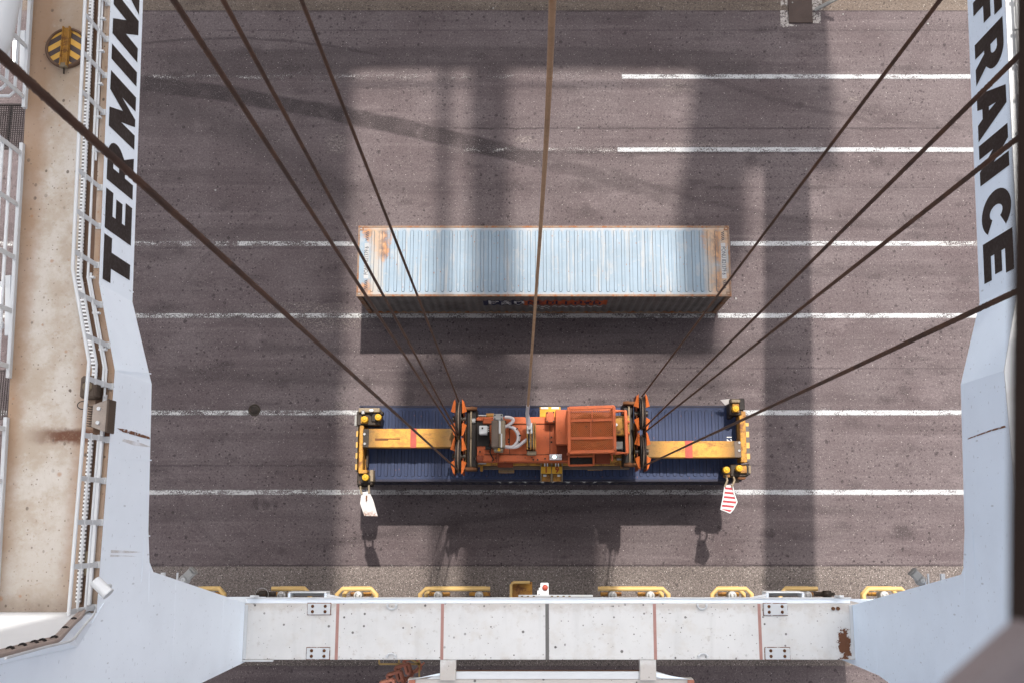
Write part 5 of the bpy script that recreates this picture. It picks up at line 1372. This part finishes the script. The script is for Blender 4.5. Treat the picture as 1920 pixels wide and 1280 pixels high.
# white gangway below the sill
zg = 5.75
a = at(765,1262,zg); b = at(1300,1262,zg)
gw = thing('gangway', 'white steel gangway platform along the bottom edge below the sill beam', 'gangway', (.65, -4.6, zg-.5))
yg0 = at(985,1272,zg).y
m = MB(); m.box((a.x,yg0-1.4,zg-.35),(b.x,yg0,zg),.012); m.build('deck', M['sill'], gw)
y1_ = at(985,1258,zg+.02).y
m = MB(); m.prism([(at(822,0,zg).x, yg0+.004, zg-.1),(at(855,0,zg).x,y1_,zg-.1),(at(1200,0,zg).x,y1_,zg-.1),(at(1240,0,zg).x,yg0+.004,zg-.1)], (0,0,.12)); m.build('edge_beam', M['white'], gw)
for pp in ([(768,1274),(800,1268),(852,1262),(843,1258),(822,1262)], [(1202,1262),(1240,1270),(1295,1273),(1255,1266),(1230,1260)]):
    m = MB(); m.prism([at(x,y,zg+.07) for x,y in pp], (0,0,-.06)); m.build('brace_plate', M['face'], gw)
for x in (772, 1296):
    m = MB(); p = at(x,1276,zg+.1); m.box((p.x-.09,p.y-.35,zg+.002),(p.x+.09,p.y+.02,zg+.09),.01); m.build('corner_block', M['coral'], gw)
m = MB(); m.bar((at(856,0,zg).x,y1_+.02,zg-.02),(at(1198,0,zg).x,y1_+.02,zg-.02),.02,.03); m.build('rust_edge', M['rust'], gw)
# coral stair and fawn rail below-left
stt = thing('access_stair', 'coral pink steel stair descending beside the white gangway', 'stair', at(752,1265,4.5))
for k, (x, y, z) in enumerate(((773,1246,2.6),(757,1259,3.6),(742,1273,4.6),(728,1288,5.4))):
    c_ = at(x,y,z); r = .30-.01*k; pts = [c_+Vector((r*math.cos(R(60+90*i)), r*.95*math.sin(R(60+90*i)),0)) for i in range(4)]
    m = MB()
    for i in range(4): m.bar(pts[i], pts[(i+1)%4], .075, .30, ch=.01)
    m.build('step_frame', M['coral'], stt)
m = MB()
for d in (-.28,.28):
    m.bar(at(775,1244,2.3)+Vector((d,0,0)), at(724,1292,5.5)+Vector((d,0,0)), .05, .16)
m.build('stringer', M['coral'], stt)
m = MB(); z = 3.0
for (p, q) in (((711,1244),(787,1244)),((711,1232),(711,1244)),((748,1232),(748,1244)),((786,1232),(786,1280)),((711,1234),(787,1234)),((768,1234),(786,1244))): m.bar(at(*p,z), at(*q,z), .05, .05)
tag(m.build('stair_rail', M['guard']), 'thin fawn guard rail under the sill beam beside the coral stair', 'guard rail')

# ------------------------------------------------------------------ right beam pipes
for dx, r, lb, y0, y1 in ((.14,.03,'white conduit pipe on the edge of the right beam beside the lettering',4.0,16),(.26,.035,'white conduit pipe on the right beam below the lettering bend',YLEG+.3,4.4)):
    conduit('conduit_pipe', lb, (lambda d_: (lambda y: xr(y)+d_))(dx), y0, y1, RAIL_L, ZDK+.14, r)
railing('railing', 'white railing along the inner edge of the right beam', lambda y: xr(y)+.36, 16, YLEG+.3, 1, RAIL_L, rails=((1.02,.034),(.70,.024),(.38,.024)), post=1.2)

# ------------------------------------------------------------------ operator cab window edge (close to the eye)
zc = H-.55
m = MB()
def cw(px, py): return Vector((0,0,H)) + ray(px,py)*.55
m.bar(cw(2000,-400), cw(1984,1500), .036, .05, up=(0,0,1), ch=.004)
m.bar(cw(-260,-400), cw(-250,1500), .036, .05, ch=.004)
m.bar(cw(-250,-380), cw(1950,-380), .036, .05, ch=.004); m.bar(cw(-250,1560), cw(1950,1560), .036, .05, ch=.004)
cf = thing('cab_window_frame', 'dark brown cab window frame at the right edge of the view', 'window frame', cw(1950,640))
m.build('frame', M['cab'], cf)
m = MB(); m.bar(cw(1985,1180), cw(1800,1345), .030, .04, ch=.006); m.build('corner_bracket', M['cab_grey'], cf)

# ------------------------------------------------------------------ the crane's upper works and added shade slabs, out of view overhead
def over(name, label, X0, X1, Y0, Y1, z, th, mat='steel_beam', cat='crane girder'):
    """a girder or added slab, placed so its shadow falls on the ground between X0..X1, Y0..Y1"""
    m = MB(); m.box((X0+SX*z, Y0+SY*z, z), (X1+SX*z, Y1+SY*z, z+th), .02); return tag(m.build(name, M[mat]), label, cat)
over('boom_girder', 'white boom girder overhead, the narrower of the pair', -3.2, -2.75, -6, 40, 44, .15)
over('boom_girder', 'white boom girder overhead, the wider of the pair', -2.05, -.55, -6, 40, 44, .15)
over('left_shade_slab', 'long unseen slab overhead, added to shade the left side', -18, -6.3, -10.05, 40, 43, .3, cat='shade slab')  # added slab, sized to put the left ground and deck in shade
over('shade_slab', 'broad unseen slab overhead, added to shade the sill beam', -9.8, 10.6, -32, -4.75, 42, .3, cat='shade_slab')  # added slab that keeps direct sun off the sill beam
over('headblock_shade_slab', 'unseen slab overhead, added to shade the ground below the headblock', -2.2, 2.6, -4.0, .6, 40, .2, cat='shade_slab')  # added slab, darkens the ground in front of the headblock
over('gap_shade_slab', 'short unseen slab overhead, added to darken the ground between the containers', -4.4, .3, 1.6, 5.75, 43, .1, cat='shade slats')  # added slab, its only job is the dark ground under it
m = MB(); z = 43
for k in range(9):
    x = 3.75 + .37*k; m.box((x+SX*z, 2.0+SY*z, z), (x+.17+SX*z, 5.9+SY*z, z+.08))
for y in (2.0, 5.8): m.box((3.7+SX*z, y+SY*z, z-.09), (6.95+SX*z, y+.1+SY*z, z-.01))
tag(m.build('shade_slats', M['steel_beam']), 'row of unseen slats overhead, added for half shade on the ground', 'shade slats')  # spaced slats added overhead to give the ground half shade
over('cross_girder', 'white cross girder overhead between the waterside legs', -16, 11.3, 16.75, 24, 17, .2)
over('walkway_handrail', 'thin handrail beam overhead beside the cross girder', -6.6, 7.0, 15.95, 16.08, 17, .06, cat='handrail')
over('stay_girder', 'tapered stay girder overhead on the right side', 7.6, 11.4, 12.7, 17, 40, .15)
m = MB(); z = 40
m.prism([(x+SX*z, y+SY*z, z) for x,y in ((6.4,17),(5.35,10.6),(4.8,7.9),(4.9,5.95),(6.75,5.95),(6.9,8.5),(8,9.6),(8,17))], (0,0,.15)); tag(m.build('stay_shade_plate', M['steel_beam']), 'slanted stay plate overhead, outlined to shade the right side', 'stay plate')  # plate outline drawn from the shade wanted on roof and ground
